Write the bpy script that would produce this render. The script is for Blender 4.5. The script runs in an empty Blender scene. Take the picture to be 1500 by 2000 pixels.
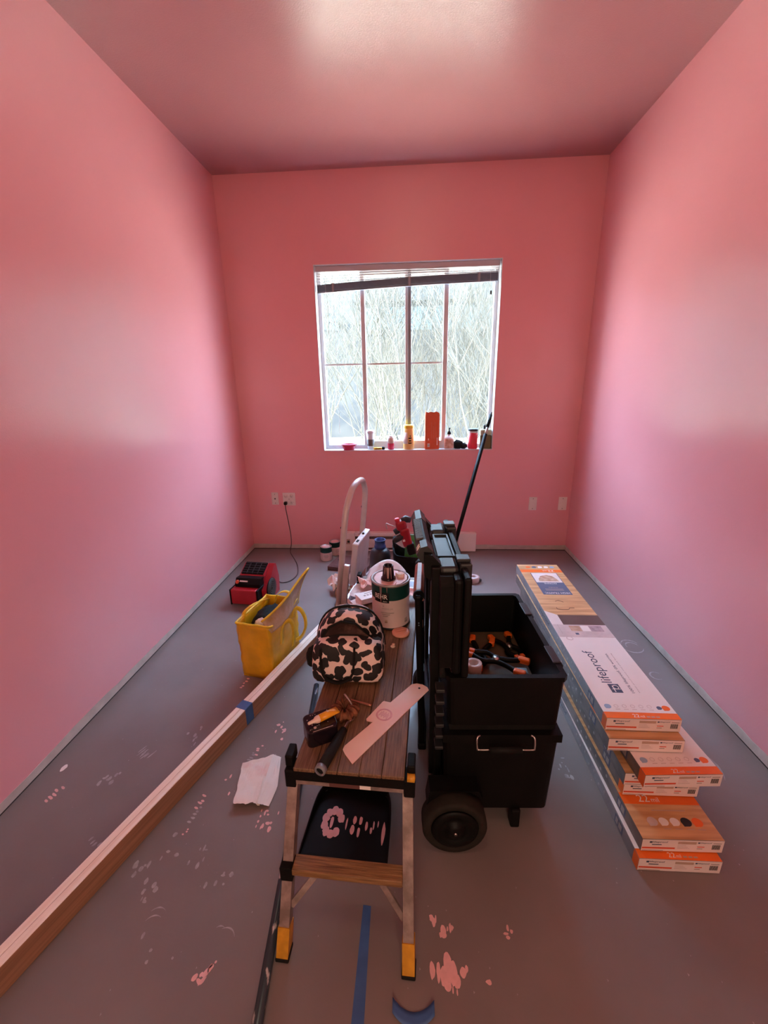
import bpy, bmesh, math, random
from mathutils import Matrix, Vector, noise
rnd = random.Random(7)
R = math.radians
S = bpy.context.scene
COL = S.collection

# ------------------------------------------------------------------ camera
cam = bpy.data.cameras.new('camera'); cam_o = bpy.data.objects.new('camera', cam); COL.objects.link(cam_o)
cam.sensor_fit = 'VERTICAL'; cam.sensor_height = 24.0; cam.lens = 820.0 / 2000.0 * 24.0
cam.clip_start = 0.02; cam.clip_end = 200
_r = Vector((0.998002, 0.060567, -0.018004)); _d = Vector((0.000337, -0.290024, -0.957019)); _f = Vector((-0.063186, 0.955101, -0.289465))
cam_o.matrix_world = Matrix(((_r.x, -_d.x, -_f.x, 0), (_r.y, -_d.y, -_f.y, 0), (_r.z, -_d.z, -_f.z, 1.5), (0, 0, 0, 1)))
S.camera = cam_o

# ------------------------------------------------------------------ world, sun, lamp, rear fill, exposure
W = bpy.data.worlds.new('world'); S.world = W; W.use_nodes = True
nt = W.node_tree; nt.nodes.clear()
tc = nt.nodes.new('ShaderNodeTexCoord'); sep = nt.nodes.new('ShaderNodeSeparateXYZ'); ramp = nt.nodes.new('ShaderNodeValToRGB')
bg = nt.nodes.new('ShaderNodeBackground'); out = nt.nodes.new('ShaderNodeOutputWorld')
nt.links.new(tc.outputs['Generated'], sep.inputs[0]); nt.links.new(sep.outputs['Z'], ramp.inputs[0])
ramp.color_ramp.elements[0].position = 0.0; ramp.color_ramp.elements[0].color = (0.64, 0.81, 1.0, 1)
ramp.color_ramp.elements[1].position = 0.7; ramp.color_ramp.elements[1].color = (0.43, 0.65, 1.0, 1)
nt.links.new(ramp.outputs[0], bg.inputs[0]); nt.links.new(bg.outputs[0], out.inputs[0])
bg.inputs[1].default_value = 26.0

sun = bpy.data.lights.new('sun', 'SUN'); sun_o = bpy.data.objects.new('sun', sun); COL.objects.link(sun_o)
sun.energy = 30.0; sun.angle = R(0.6); sun.color = (1.0, 0.90, 0.72)
sun_o.rotation_euler = Vector((0.8, 0.28, -0.95)).to_track_quat('-Z', 'Y').to_euler()

lamp = bpy.data.lights.new('ceiling_lamp_light', 'POINT'); lamp_o = bpy.data.objects.new('ceiling_lamp_light', lamp); COL.objects.link(lamp_o)
lamp.energy = 8; lamp.color = (1.0, 0.74, 0.52); lamp.shadow_soft_size = 0.14; lamp_o.location = (-0.12, 0.5, 2.72)
rear_fill = bpy.data.lights.new('rear_lamp_light', 'AREA'); rear_fill_o = bpy.data.objects.new('rear_lamp_light', rear_fill); COL.objects.link(rear_fill_o)
rear_fill.shape = 'RECTANGLE'; rear_fill.size = 0.9; rear_fill.size_y = 1.8; rear_fill.energy = 20; rear_fill.color = (1.0, 0.72, 0.5)
rear_fill_o.location = (0.15, -1.55, 1.35); rear_fill_o.rotation_euler = (R(76), 0, 0)  # added unseen fill, as if from a doorway, brightening the back wall and carton ends

S.view_settings.view_transform = 'Standard'; S.view_settings.look = 'None'
S.view_settings.gamma = 1.0; S.view_settings.use_curve_mapping = False
S.view_settings.exposure = 0.7
S.cycles.use_denoising = True
S.cycles.max_bounces = 12; S.cycles.diffuse_bounces = 8; S.cycles.sample_clamp_indirect = 6.0

# ------------------------------------------------------------------ materials
def mat(name, col, rough=0.6, metal=0.0, var=0.0, vscale=8.0, bump=0.0, bscale=40.0, spec=0.5, col2=None, stretch=None, coat=0.0, detail=4.0, lo=0.35, hi=0.65, trans=0.0):
    m = bpy.data.materials.new(name); m.use_nodes = True; t = m.node_tree; p = t.nodes['Principled BSDF']
    p.inputs['Base Color'].default_value = (*col, 1); p.inputs['Roughness'].default_value = rough
    p.inputs['Metallic'].default_value = metal; p.inputs['Specular IOR Level'].default_value = spec
    p.inputs['Coat Weight'].default_value = coat; p.inputs['Transmission Weight'].default_value = trans
    if var or col2 or bump:
        co = t.nodes.new('ShaderNodeTexCoord'); mp = t.nodes.new('ShaderNodeMapping'); t.links.new(co.outputs['Object'], mp.inputs[0])
        if stretch: mp.inputs['Scale'].default_value = stretch
        if var or col2:
            n = t.nodes.new('ShaderNodeTexNoise'); n.inputs['Scale'].default_value = vscale; n.inputs['Detail'].default_value = detail
            t.links.new(mp.outputs[0], n.inputs['Vector'])
            r = t.nodes.new('ShaderNodeValToRGB'); t.links.new(n.outputs['Fac'], r.inputs[0])
            c2 = col2 or tuple(max(0, c * (1 - var)) for c in col)
            r.color_ramp.elements[0].position = lo; r.color_ramp.elements[1].position = hi
            r.color_ramp.elements[0].color = (*c2, 1); r.color_ramp.elements[1].color = (*col, 1)
            t.links.new(r.outputs[0], p.inputs['Base Color'])
        if bump:
            n2 = t.nodes.new('ShaderNodeTexNoise'); n2.inputs['Scale'].default_value = bscale; n2.inputs['Detail'].default_value = 3
            t.links.new(mp.outputs[0], n2.inputs['Vector'])
            b = t.nodes.new('ShaderNodeBump'); b.inputs['Strength'].default_value = bump; b.inputs['Distance'].default_value = 0.01
            t.links.new(n2.outputs['Fac'], b.inputs['Height']); t.links.new(b.outputs[0], p.inputs['Normal'])
    return m

M = {}
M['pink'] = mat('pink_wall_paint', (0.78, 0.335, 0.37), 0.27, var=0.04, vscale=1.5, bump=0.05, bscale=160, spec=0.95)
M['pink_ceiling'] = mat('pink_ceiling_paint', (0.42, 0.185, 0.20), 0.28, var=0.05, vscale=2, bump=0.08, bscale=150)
M['primer'] = mat('bare_primer', (0.56, 0.48, 0.44), 0.7, var=0.18, vscale=14, bump=0.1, bscale=60)
M['gap'] = mat('dark_gap', (0.03, 0.025, 0.025), 0.9)  # dark strip paints in the shadow of the gap between wall and floor
M['floor'] = mat('grey_floor_paint', (0.225, 0.188, 0.178), 0.38, var=0.14, vscale=3.0, bump=0.03, bscale=120, detail=8)
M['splat'] = mat('pink_paint_drips', (0.83, 0.48, 0.47), 0.4, var=0.1, vscale=60)
M['scuff'] = mat('white_scuffs', (0.44, 0.395, 0.40), 0.6, var=0.35, vscale=40)
M['white'] = mat('white_vinyl', (0.64, 0.64, 0.66), 0.35, var=0.04, vscale=5)
M['white_plate'] = mat('white_plate_plastic', (0.74, 0.66, 0.62), 0.35, var=0.03, vscale=20)
M['grey_frame'] = mat('grey_meeting_rail', (0.22, 0.23, 0.26), 0.4, var=0.1, vscale=5)
M['slat'] = mat('dark_blind_slat', (0.14, 0.16, 0.22), 0.35, var=0.1, vscale=5)
M['headrail'] = mat('blind_headrail', (0.48, 0.42, 0.44), 0.4, var=0.05, vscale=5)
M['black'] = mat('black_plastic', (0.004, 0.0034, 0.0034), 0.5, var=0.3, vscale=12, bump=0.05, bscale=200, spec=0.18)
M['black_rough'] = mat('black_rubber', (0.010, 0.009, 0.0085), 0.7, spec=0.25, var=0.3, vscale=20, bump=0.1, bscale=150)
M['dark_grey'] = mat('dark_grey_plastic', (0.022, 0.022, 0.024), 0.42, var=0.2, vscale=15)
M['tyre'] = mat('wheel_rubber', (0.022, 0.017, 0.013), 0.75, spec=0.25, var=0.3, vscale=30)
M['steel'] = mat('steel', (0.6, 0.58, 0.56), 0.3, 1.0, var=0.1, vscale=30)
M['tin'] = mat('tin_rim', (0.42, 0.38, 0.37), 0.4, 0.5, var=0.2, vscale=30)
M['ring_dark'] = mat('grille_ring_grey', (0.10, 0.085, 0.075), 0.5, var=0.2, vscale=30)
M['aluminium'] = mat('painted_aluminium', (0.66, 0.60, 0.60), 0.42, 0.25, var=0.12, vscale=14)
M['leg_alu'] = mat('scratched_leg_aluminium', (0.46, 0.36, 0.33), 0.45, 0.45, var=0.45, vscale=30, bump=0.1)
M['yellow_foot'] = mat('yellow_foot_plastic', (0.70, 0.34, 0.02), 0.45, var=0.3, vscale=25)
M['wood_deck'] = mat('worn_deck_wood', (0.26, 0.145, 0.075), 0.40, col2=(0.10, 0.05, 0.026), vscale=9, stretch=(26, 1.3, 10), bump=0.3, bscale=14, detail=8, lo=0.3, hi=0.7)
M['wood_step'] = mat('worn_step_wood', (0.36, 0.195, 0.075), 0.45, col2=(0.14, 0.065, 0.026), vscale=9, stretch=(1.3, 26, 10), bump=0.3, bscale=14, detail=8, lo=0.3, hi=0.7)
M['pine_top'] = mat('pale_pine', (0.95, 0.85, 0.75), 0.55, col2=(0.86, 0.69, 0.56), vscale=9, stretch=(8, 0.35, 6), bump=0.06, bscale=20, detail=6, lo=0.3, hi=0.6)
M['pine_edge'] = mat('brown_pine_edge', (0.40, 0.21, 0.115), 0.6, var=0.35, vscale=8, stretch=(6, 0.3, 10), bump=0.08)
M['blue_tape'] = mat('blue_tape', (0.05, 0.14, 0.36), 0.55, var=0.2, vscale=20)
M['yellow'] = mat('yellow_bag_fabric', (0.86, 0.48, 0.015), 0.42, var=0.25, vscale=9, bump=0.5, bscale=16)
M['yellow_web'] = mat('yellow_webbing', (0.90, 0.60, 0.03), 0.5, var=0.15, vscale=30)
M['bag_inside'] = mat('bag_lining', (0.42, 0.26, 0.10), 0.4, col2=(0.55, 0.38, 0.30), vscale=14, bump=0.3)
M['black_cloth'] = mat('black_cloth', (0.010, 0.010, 0.009), 0.8, spec=0.25, var=0.4, vscale=20, bump=0.5, bscale=30)
M['red'] = mat('red_plastic', (0.42, 0.012, 0.022), 0.36, var=0.15, vscale=10)
M['red_bright'] = mat('bright_red_plastic', (0.70, 0.03, 0.05), 0.3, var=0.1, vscale=10)
M['orange_box'] = mat('orange_carton', (0.66, 0.10, 0.03), 0.5, var=0.08, vscale=30)
M['orange'] = mat('orange_print', (0.90, 0.16, 0.01), 0.45, var=0.04, vscale=20)
M['orange_grip'] = mat('orange_brown_grip', (0.34, 0.07, 0.025), 0.4, var=0.35, vscale=26, bump=0.1)
M['paper_white'] = mat('white_paper', (0.84, 0.80, 0.77), 0.65, var=0.05, vscale=10)
M['paper_stain'] = mat('paint_stained_paper', (0.84, 0.76, 0.70), 0.7, col2=(0.80, 0.48, 0.44), vscale=12, lo=0.25, hi=0.5, bump=0.15, bscale=25)
M['rag_pink'] = mat('pink_stained_rag', (0.84, 0.48, 0.44), 0.75, col2=(0.85, 0.72, 0.66), vscale=20, bump=0.2)
M['brown_paper'] = mat('brown_paper', (0.42, 0.24, 0.14), 0.8, var=0.3, vscale=14, bump=0.2)
M['carton_white'] = mat('white_carton_print', (0.86, 0.79, 0.76), 0.42, var=0.03, vscale=8)
M['carton_end'] = mat('carton_end_print', (0.80, 0.69, 0.66), 0.5, var=0.05, vscale=10)
M['carton_side'] = mat('carton_side_print', (0.20, 0.165, 0.145), 0.35, col2=(0.10, 0.085, 0.08), vscale=7, stretch=(1, 1.2, 2), lo=0.4, hi=0.6)  # printed side, darkened in its colour for the shade beside the tool box
M['carton_side_pale'] = mat('carton_side_pale_print', (0.30, 0.28, 0.29), 0.3, col2=(0.17, 0.16, 0.17), vscale=5)
M['carton_dot'] = mat('carton_grey_dot', (0.40, 0.36, 0.35), 0.45, var=0.1, vscale=10)
M['wood_print'] = mat('wood_plank_print', (0.72, 0.42, 0.20), 0.45, col2=(0.50, 0.25, 0.10), vscale=7, stretch=(0.6, 7, 1), detail=6)
M['dark_print'] = mat('dark_brown_print', (0.12, 0.065, 0.05), 0.45, var=0.2, vscale=8)
M['photo_grey'] = mat('room_photo_print', (0.68, 0.56, 0.54), 0.45, var=0.15, vscale=20)
M['pillow_brown'] = mat('pillow_brown_print', (0.45, 0.25, 0.15), 0.5, col2=(0.62, 0.42, 0.30), vscale=40)
M['pillow_grey'] = mat('pillow_grey_print', (0.30, 0.22, 0.24), 0.5, col2=(0.46, 0.36, 0.38), vscale=40)
M['navy'] = mat('navy_ink', (0.055, 0.075, 0.13), 0.5, var=0.05, vscale=10)
M['slate_print'] = mat('slate_blue_print', (0.10, 0.12, 0.20), 0.5, var=0.05, vscale=10)
M['blue_dot'] = mat('pale_blue_ink', (0.30, 0.44, 0.60), 0.5, var=0.05, vscale=10)
M['grey_ink'] = mat('grey_ink', (0.42, 0.33, 0.31), 0.6, var=0.05, vscale=10)
M['black_ink'] = mat('black_ink', (0.012, 0.012, 0.014), 0.7, spec=0.2, var=0.05, vscale=10)
M['red_ink'] = mat('red_ink', (0.66, 0.08, 0.03), 0.5, var=0.05, vscale=10)
M['tan_ink'] = mat('tan_ink', (0.52, 0.36, 0.28), 0.5, var=0.1, vscale=20)
M['white_ink'] = mat('white_ink', (0.90, 0.84, 0.80), 0.5, var=0.03, vscale=10)
M['green_can'] = mat('dark_green_label', (0.006, 0.045, 0.04), 0.5, spec=0.25, var=0.15, vscale=14)
M['can_label'] = mat('pale_can_label', (0.72, 0.55, 0.54), 0.35, var=0.06, vscale=12)
M['can_paint'] = mat('wet_pink_paint', (0.82, 0.40, 0.38), 0.45, col2=(0.82, 0.60, 0.58), vscale=16)
M['terracotta'] = mat('coral_plastic', (0.85, 0.36, 0.26), 0.4, var=0.1, vscale=20)
M['shield'] = mat('cream_shield', (0.86, 0.62, 0.50), 0.35, col2=(0.84, 0.42, 0.34), vscale=4, lo=0.3, hi=0.6)
M['ring_ink'] = mat('pink_ring_print', (0.80, 0.36, 0.34), 0.4, var=0.2, vscale=30)
M['copper'] = mat('coppery_steel', (0.50, 0.24, 0.17), 0.35, 0.7, var=0.2, vscale=20)
M['tube_yellow'] = mat('tube_yellow', (0.82, 0.36, 0.01), 0.35, var=0.15, vscale=20)
M['tube_tip'] = mat('tube_tip', (0.80, 0.60, 0.52), 0.4, var=0.05, vscale=20)
M['scrunchie'] = mat('brown_velvet', (0.26, 0.09, 0.035), 0.75, col2=(0.12, 0.035, 0.015), vscale=50, bump=0.4)
M['gloss_black'] = mat('speckled_gloss_black', (0.014, 0.008, 0.014), 0.18, var=0.2, vscale=60)
M['blue'] = mat('blue_plastic', (0.025, 0.065, 0.22), 0.35, var=0.1, vscale=10)
M['teal_pole'] = mat('paint_flecked_pole', (0.035, 0.055, 0.075), 0.3, 0.3, col2=(0.5, 0.48, 0.5), vscale=34, stretch=(1, 0.4, 1), lo=0.36, hi=0.40)
M['clear'] = mat('clear_plastic', (0.80, 0.82, 0.84), 0.15, var=0.05, vscale=10)
M['translucent_white'] = mat('frosted_white', (0.66, 0.66, 0.68), 0.35, var=0.05, vscale=10)
M['sleeve'] = mat('cup_sleeve', (0.16, 0.13, 0.12), 0.7, var=0.2, vscale=30)
M['wipes'] = mat('wipes_yellow', (0.88, 0.50, 0.15), 0.4, var=0.06, vscale=20)
M['lid_yellow'] = mat('lid_yellow', (0.88, 0.54, 0.04), 0.4, var=0.06, vscale=20)
M['pink_bowl'] = mat('crimson_silicone', (0.62, 0.03, 0.10), 0.4, var=0.08, vscale=20)
M['amber_soap'] = mat('tan_floral_label', (0.72, 0.52, 0.44), 0.4, col2=(0.48, 0.24, 0.15), vscale=40)
M['olive'] = mat('olive_liquid', (0.15, 0.13, 0.05), 0.3, var=0.1, vscale=10)
M['pale_green'] = mat('pale_green_plastic', (0.52, 0.58, 0.40), 0.3, var=0.1, vscale=10)
M['heater'] = mat('heater_enamel', (0.86, 0.78, 0.74), 0.4, var=0.05, vscale=6)
M['cord'] = mat('brown_cord', (0.06, 0.03, 0.03), 0.5, var=0.1, vscale=20)
M['green_sheet'] = mat('green_sheet', (0.10, 0.50, 0.03), 0.3, col2=(0.15, 0.46, 0.36), vscale=4, lo=0.4, hi=0.55)
M['silver_paint'] = mat('silver_tread', (0.62, 0.62, 0.70), 0.35, 0.4, var=0.1, vscale=20)
M['dark_red_case'] = mat('dark_red_cover', (0.14, 0.055, 0.05), 0.5, var=0.2, vscale=10)
M['window_mesh'] = mat('dark_clear_window', (0.035, 0.018, 0.016), 0.22, col2=(0.13, 0.075, 0.055), vscale=22, lo=0.3, hi=0.5)
M['tan_lining'] = mat('olive_plywood', (0.13, 0.09, 0.045), 0.6, var=0.3, vscale=8)
M['bark'] = mat('pale_bark', (0.056, 0.049, 0.034), 0.8, var=0.25, vscale=6)
M['bark_dark'] = mat('dark_bark', (0.009, 0.008, 0.0075), 0.8, var=0.25, vscale=6)
M['hill'] = mat('brush_hillside', (0.011, 0.0092, 0.0066), 0.95, col2=(0.0027, 0.0025, 0.0022), vscale=1.6, detail=10, bump=0.6, bscale=3, lo=0.4, hi=0.6)
M['ground_out'] = mat('pale_gravel_ground', (0.75, 0.62, 0.43), 0.95, var=0.2, vscale=1.2, detail=8)
M['concrete'] = mat('weathered_concrete', (0.0105, 0.0102, 0.010), 0.85, var=0.25, vscale=1.0)
M['cyan_panel'] = mat('pale_cyan_panel', (0.030, 0.051, 0.057), 0.4, var=0.12, vscale=1.0)  # reflected sky put into the window colour; the shed wall shares it
M['roof_grey'] = mat('grey_roof_sheet', (0.012, 0.012, 0.0125), 0.7, var=0.15, vscale=1.0)

def glass_mat():
    m = bpy.data.materials.new('window_glass'); m.use_nodes = True; t = m.node_tree; t.nodes.clear()
    o = t.nodes.new('ShaderNodeOutputMaterial'); mx = t.nodes.new('ShaderNodeMixShader'); tr = t.nodes.new('ShaderNodeBsdfTransparent'); gl = t.nodes.new('ShaderNodeBsdfGlossy')
    gl.inputs['Roughness'].default_value = 0.3; mx.inputs[0].default_value = 0.006; tr.inputs[0].default_value = (0.95, 0.97, 0.96, 1)
    t.links.new(tr.outputs[0], mx.inputs[1]); t.links.new(gl.outputs[0], mx.inputs[2]); t.links.new(mx.outputs[0], o.inputs[0]); return m
M['glass'] = glass_mat()

def cow_mat():
    m = bpy.data.materials.new('cow_print_canvas'); m.use_nodes = True; t = m.node_tree; p = t.nodes['Principled BSDF']; p.inputs['Roughness'].default_value = 0.65
    co = t.nodes.new('ShaderNodeTexCoord'); nz = t.nodes.new('ShaderNodeTexNoise'); nz.inputs['Scale'].default_value = 22; nz.inputs['Detail'].default_value = 1
    add = t.nodes.new('ShaderNodeVectorMath'); add.operation = 'MULTIPLY_ADD'; add.inputs[1].default_value = (0.035, 0.035, 0.035)
    v = t.nodes.new('ShaderNodeTexVoronoi'); v.feature = 'F1'; v.inputs['Scale'].default_value = 29; v.inputs['Randomness'].default_value = 0.75
    t.links.new(co.outputs['Object'], nz.inputs['Vector']); t.links.new(nz.outputs['Color'], add.inputs[0]); t.links.new(co.outputs['Object'], add.inputs[2])
    t.links.new(add.outputs[0], v.inputs['Vector'])
    r = t.nodes.new('ShaderNodeValToRGB'); r.color_ramp.elements[0].position = 0.53; r.color_ramp.elements[1].position = 0.55
    r.color_ramp.elements[1].color = (0.84, 0.66, 0.62, 1); r.color_ramp.elements[0].color = (0.012, 0.009, 0.010, 1)
    t.links.new(v.outputs['Distance'], r.inputs[0]); t.links.new(r.outputs[0], p.inputs['Base Color']); return m
M['cow'] = cow_mat()

# ------------------------------------------------------------------ mesh helpers
def rotm(rx=0, ry=0, rz=0): return Matrix.Rotation(R(rz), 4, 'Z') @ Matrix.Rotation(R(ry), 4, 'Y') @ Matrix.Rotation(R(rx), 4, 'X')

class MB:
    def __init__(s): s.bm = bmesh.new()
    def box(s, lo, hi, mi=0, bev=0.0, rot=None, piv=None, seg=2):
        lo = Vector(lo); hi = Vector(hi); c = (lo + hi) / 2; d = hi - lo
        b = bmesh.new(); bmesh.ops.create_cube(b, size=1.0)
        bmesh.ops.scale(b, vec=(max(abs(d.x), 1e-4), max(abs(d.y), 1e-4), max(abs(d.z), 1e-4)), verts=b.verts)
        if bev > 0: bmesh.ops.bevel(b, geom=list(b.edges), offset=min(bev, 0.49 * min(abs(d.x), abs(d.y), abs(d.z))), segments=seg, affect='EDGES', profile=0.5)
        m = Matrix.Translation(c)
        if rot is not None:
            pv = Vector(piv) if piv is not None else c
            m = Matrix.Translation(pv) @ rot @ Matrix.Translation(-pv) @ m
        return s._merge(b, m, mi)
    def _merge(s, b, m, mi, smooth=False):
        vm = {v: s.bm.verts.new(m @ v.co) for v in b.verts}
        for f in b.faces:
            try: nf = s.bm.faces.new([vm[v] for v in f.verts])
            except ValueError: continue
            nf.material_index = mi; nf.smooth = smooth or f.smooth
        b.free(); return s
    def tube(s, pts, r, n=10, mi=0, cap=True, smooth=True, flat=None):
        pts = [Vector(p) for p in pts]; rs = r if isinstance(r, (list, tuple)) else [r] * len(pts); rings = []; ref = None
        for i, p in enumerate(pts):
            t = (pts[min(i + 1, len(pts) - 1)] - pts[max(i - 1, 0)]).normalized()
            if ref is None:
                ref = Vector((0, 0, 1)) if abs(t.z) < 0.9 else Vector((1, 0, 0))
            u = (ref - t * ref.dot(t)).normalized(); w = t.cross(u); ref = u
            ring = []
            for k in range(n):
                a = 2 * math.pi * (k + 0.5) / n
                ring.append(s.bm.verts.new(p + (u * math.cos(a) * (flat or 1) + w * math.sin(a)) * rs[i]))
            rings.append(ring)
        for a, b in zip(rings, rings[1:]):
            for k in range(n):
                f = s.bm.faces.new((a[k], a[(k + 1) % n], b[(k + 1) % n], b[k])); f.material_index = mi; f.smooth = smooth
        if cap:
            f = s.bm.faces.new(rings[0][::-1]); f.material_index = mi; f = s.bm.faces.new(rings[-1]); f.material_index = mi
        return s
    def bar(s, a, b, w, h, mi=0, up=(0, 0, 1)):
        a = Vector(a); b = Vector(b); t = (b - a).normalized(); u = Vector(up); side = t.cross(u).normalized(); u = side.cross(t)
        vs = [s.bm.verts.new(p + side * sx * w / 2 + u * sz * h / 2) for p in (a, b) for sx, sz in ((-1, -1), (1, -1), (1, 1), (-1, 1))]
        for q in ((3, 2, 1, 0), (4, 5, 6, 7), (0, 1, 5, 4), (1, 2, 6, 5), (2, 3, 7, 6), (3, 0, 4, 7)):
            f = s.bm.faces.new([vs[i] for i in q]); f.material_index = mi
        return s
    def lathe(s, prof, n=28, c=(0, 0, 0), mi=0, rot=None, smooth=True, sx=1.0, sy=1.0):
        m = Matrix.Translation(Vector(c)) @ (rot or Matrix.Identity(4)); rings = []
        for r, z in prof:
            if r < 1e-6: rings.append([s.bm.verts.new(m @ Vector((0, 0, z)))])
            else: rings.append([s.bm.verts.new(m @ Vector((sx * r * math.cos(2 * math.pi * k / n), sy * r * math.sin(2 * math.pi * k / n), z))) for k in range(n)])
        for a, b in zip(rings, rings[1:]):
            for k in range(n):
                q = [a[k % len(a)], a[(k + 1) % len(a)], b[(k + 1) % len(b)], b[k % len(b)]]
                q = list(dict.fromkeys(q))
                if len(q) > 2:
                    try: f = s.bm.faces.new(q)
                    except ValueError: continue
                    f.material_index = mi; f.smooth = smooth
        return s
    def prism(s, poly, z0, z1, mi=0, m=None):
        m = m or Matrix.Identity(4); n = len(poly)
        a = [s.bm.verts.new(m @ Vector((p[0], p[1], z0))) for p in poly]; b = [s.bm.verts.new(m @ Vector((p[0], p[1], z1))) for p in poly]
        f = s.bm.faces.new(a[::-1]); f.material_index = mi; f = s.bm.faces.new(b); f.material_index = mi
        for k in range(n):
            f = s.bm.faces.new((a[k], a[(k + 1) % n], b[(k + 1) % n], b[k])); f.material_index = mi
        return s
    def grid(s, nx, ny, fn, mi=0, smooth=True, thick=0.0):
        v = [[s.bm.verts.new(fn(i / nx, j / ny)) for i in range(nx + 1)] for j in range(ny + 1)]
        for j in range(ny):
            for i in range(nx):
                f = s.bm.faces.new((v[j][i], v[j][i + 1], v[j + 1][i + 1], v[j + 1][i])); f.material_index = mi; f.smooth = smooth
        if thick:
            bmesh.ops.recalc_face_normals(s.bm, faces=s.bm.faces); bmesh.ops.solidify(s.bm, geom=list(s.bm.faces), thickness=thick)
        return s
    def build(s, name, mats, parent=None, loc=None, rz=0.0, subsurf=0, fix=True):
        if fix: bmesh.ops.recalc_face_normals(s.bm, faces=s.bm.faces)
        me = bpy.data.meshes.new(name); s.bm.to_mesh(me); s.bm.free()
        for m in (mats if isinstance(mats, (list, tuple)) else [mats]): me.materials.append(M[m] if isinstance(m, str) else m)
        o = bpy.data.objects.new(name, me); COL.objects.link(o)
        if parent is not None: o.parent = parent
        if loc is not None: o.location = loc
        if rz: o.rotation_euler.z = R(rz)
        if subsurf:
            md = o.modifiers.new('smooth', 'SUBSURF'); md.levels = subsurf; md.render_levels = subsurf
        return o

def tag(o, label, cat, group=None, kind=None):
    o['label'] = label; o['category'] = cat
    if group: o['group'] = group
    if kind: o['kind'] = kind
    return o
def thing(name, label, cat, loc=(0, 0, 0), rz=0.0, group=None, rot=None):
    o = bpy.data.objects.new(name, None); COL.objects.link(o); o.empty_display_size = 0.05
    o.location = loc; o.rotation_euler = rot if rot else (0, 0, R(rz)); return tag(o, label, cat, group)
def struct(o): o['kind'] = 'structure'; return o
_tc = {}
def text(name, s, width, mt, parent, loc, rot=(0, 0, 0), height=None, thick=0.0003, align='l'):
    key = s
    if key not in _tc:
        c = bpy.data.curves.new('t', 'FONT'); c.body = s; c.size = 1.0; c.resolution_u = 2
        o = bpy.data.objects.new('t', c); COL.objects.link(o); bpy.context.view_layer.update()
        me = bpy.data.meshes.new_from_object(o.evaluated_get(bpy.context.evaluated_depsgraph_get()))
        bpy.data.objects.remove(o); bpy.data.curves.remove(c)
        _tc[key] = ([v.co.copy() for v in me.vertices], [list(p.vertices) for p in me.polygons]); bpy.data.meshes.remove(me)
    vs, fs = _tc[key]
    x0 = min(v.x for v in vs); x1 = max(v.x for v in vs); y0 = min(v.y for v in vs); y1 = max(v.y for v in vs)
    k = width / (x1 - x0); ky = (height / (y1 - y0)) if height else k
    off = 0 if align == 'l' else -width / 2
    me = bpy.data.meshes.new(name); me.from_pydata([((v.x - x0) * k + off, (v.y - y0) * ky, thick) for v in vs], [], fs); me.update()
    me.materials.append(M[mt]); o = bpy.data.objects.new(name, me); COL.objects.link(o); o.parent = parent
    o.location = loc; o.rotation_euler = rot; return o
def arc(c, r, a0, a1, n, ax='xz'):
    res = []
    for k in range(n + 1):
        a = R(a0 + (a1 - a0) * k / n); u, v = r * math.cos(a), r * math.sin(a)
        p = Vector(c); 
        if ax == 'xz': p += Vector((u, 0, v))
        elif ax == 'xy': p += Vector((u, v, 0))
        else: p += Vector((0, u, v))
        res.append(p)
    return res

# ------------------------------------------------------------------ the room
XL, XR, YB, YF, ZC = -1.514, 1.428, 3.724, -1.7, 3.055
WX0, WX1, WZ0, WZ1 = -0.775, 0.712, 0.942, 2.425
T = 0.15
struct(MB().box((XL - T, YF - T, -0.12), (XR + T, YB + T, 0)).build('floor', 'floor'))
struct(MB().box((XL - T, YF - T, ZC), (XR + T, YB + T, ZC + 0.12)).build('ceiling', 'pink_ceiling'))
struct(MB().box((XL - T, YF - T, 0), (XL, YB + T, ZC)).build('wall_left', 'pink'))
struct(MB().box((XR, YF - T, 0), (XR + T, YB + T, ZC)).build('wall_right', 'pink'))
struct(MB().box((XL, YF - T, 0), (XR, YF, ZC)).build('wall_front', 'pink'))
b = MB()
b.box((XL, YB, 0), (WX0, YB + T, ZC)); b.box((WX1, YB, 0), (XR, YB + T, ZC)); b.box((WX0, YB, 0), (WX1, YB + T, WZ0)); b.box((WX0, YB, WZ1), (WX1, YB + T, ZC))
struct(b.build('wall_back', 'pink'))
FLOOR = bpy.data.objects['floor']

def strip(name, a, b2, nrm):
    a = Vector(a); b2 = Vector(b2); nrm = Vector(nrm); L = (b2 - a).length; n = int(L / 0.06); m = MB(); t = 0.0015
    pts = []
    for k in range(n + 1):
        p = a.lerp(b2, k / n); h = 0.047 + 0.010 * noise.noise(p * 3.1 + Vector((5, 2, 1))) + 0.004 * noise.noise(p * 17)
        pts.append((p, h))
    for (p, h), (q, g) in zip(pts, pts[1:]):
        v = [m.bm.verts.new(x) for x in (p + nrm * t + Vector((0, 0, 0.007)), q + nrm * t + Vector((0, 0, 0.007)), q + nrm * t + Vector((0, 0, g)), p + nrm * t + Vector((0, 0, h)))]
        m.bm.faces.new(v)
        v2 = [m.bm.verts.new(x) for x in (p + Vector((0, 0, h)), q + Vector((0, 0, g)), q + nrm * t + Vector((0, 0, g)), p + nrm * t + Vector((0, 0, h)))]
        m.bm.faces.new(v2)
        v3 = [m.bm.verts.new(x) for x in (p + nrm * 0.001 + Vector((0, 0, 0.0005)), q + nrm * 0.001 + Vector((0, 0, 0.0005)), q + nrm * 0.001 + Vector((0, 0, 0.008)), p + nrm * 0.001 + Vector((0, 0, 0.008)))]
        f = m.bm.faces.new(v3); f.material_index = 1
    return struct(m.build(name, ['primer', 'gap']))
strip('baseboard_left', (XL, YF, 0), (XL, YB, 0), (1, 0, 0))  # no baseboard: bare band of wall where the pink paint stops short
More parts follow.
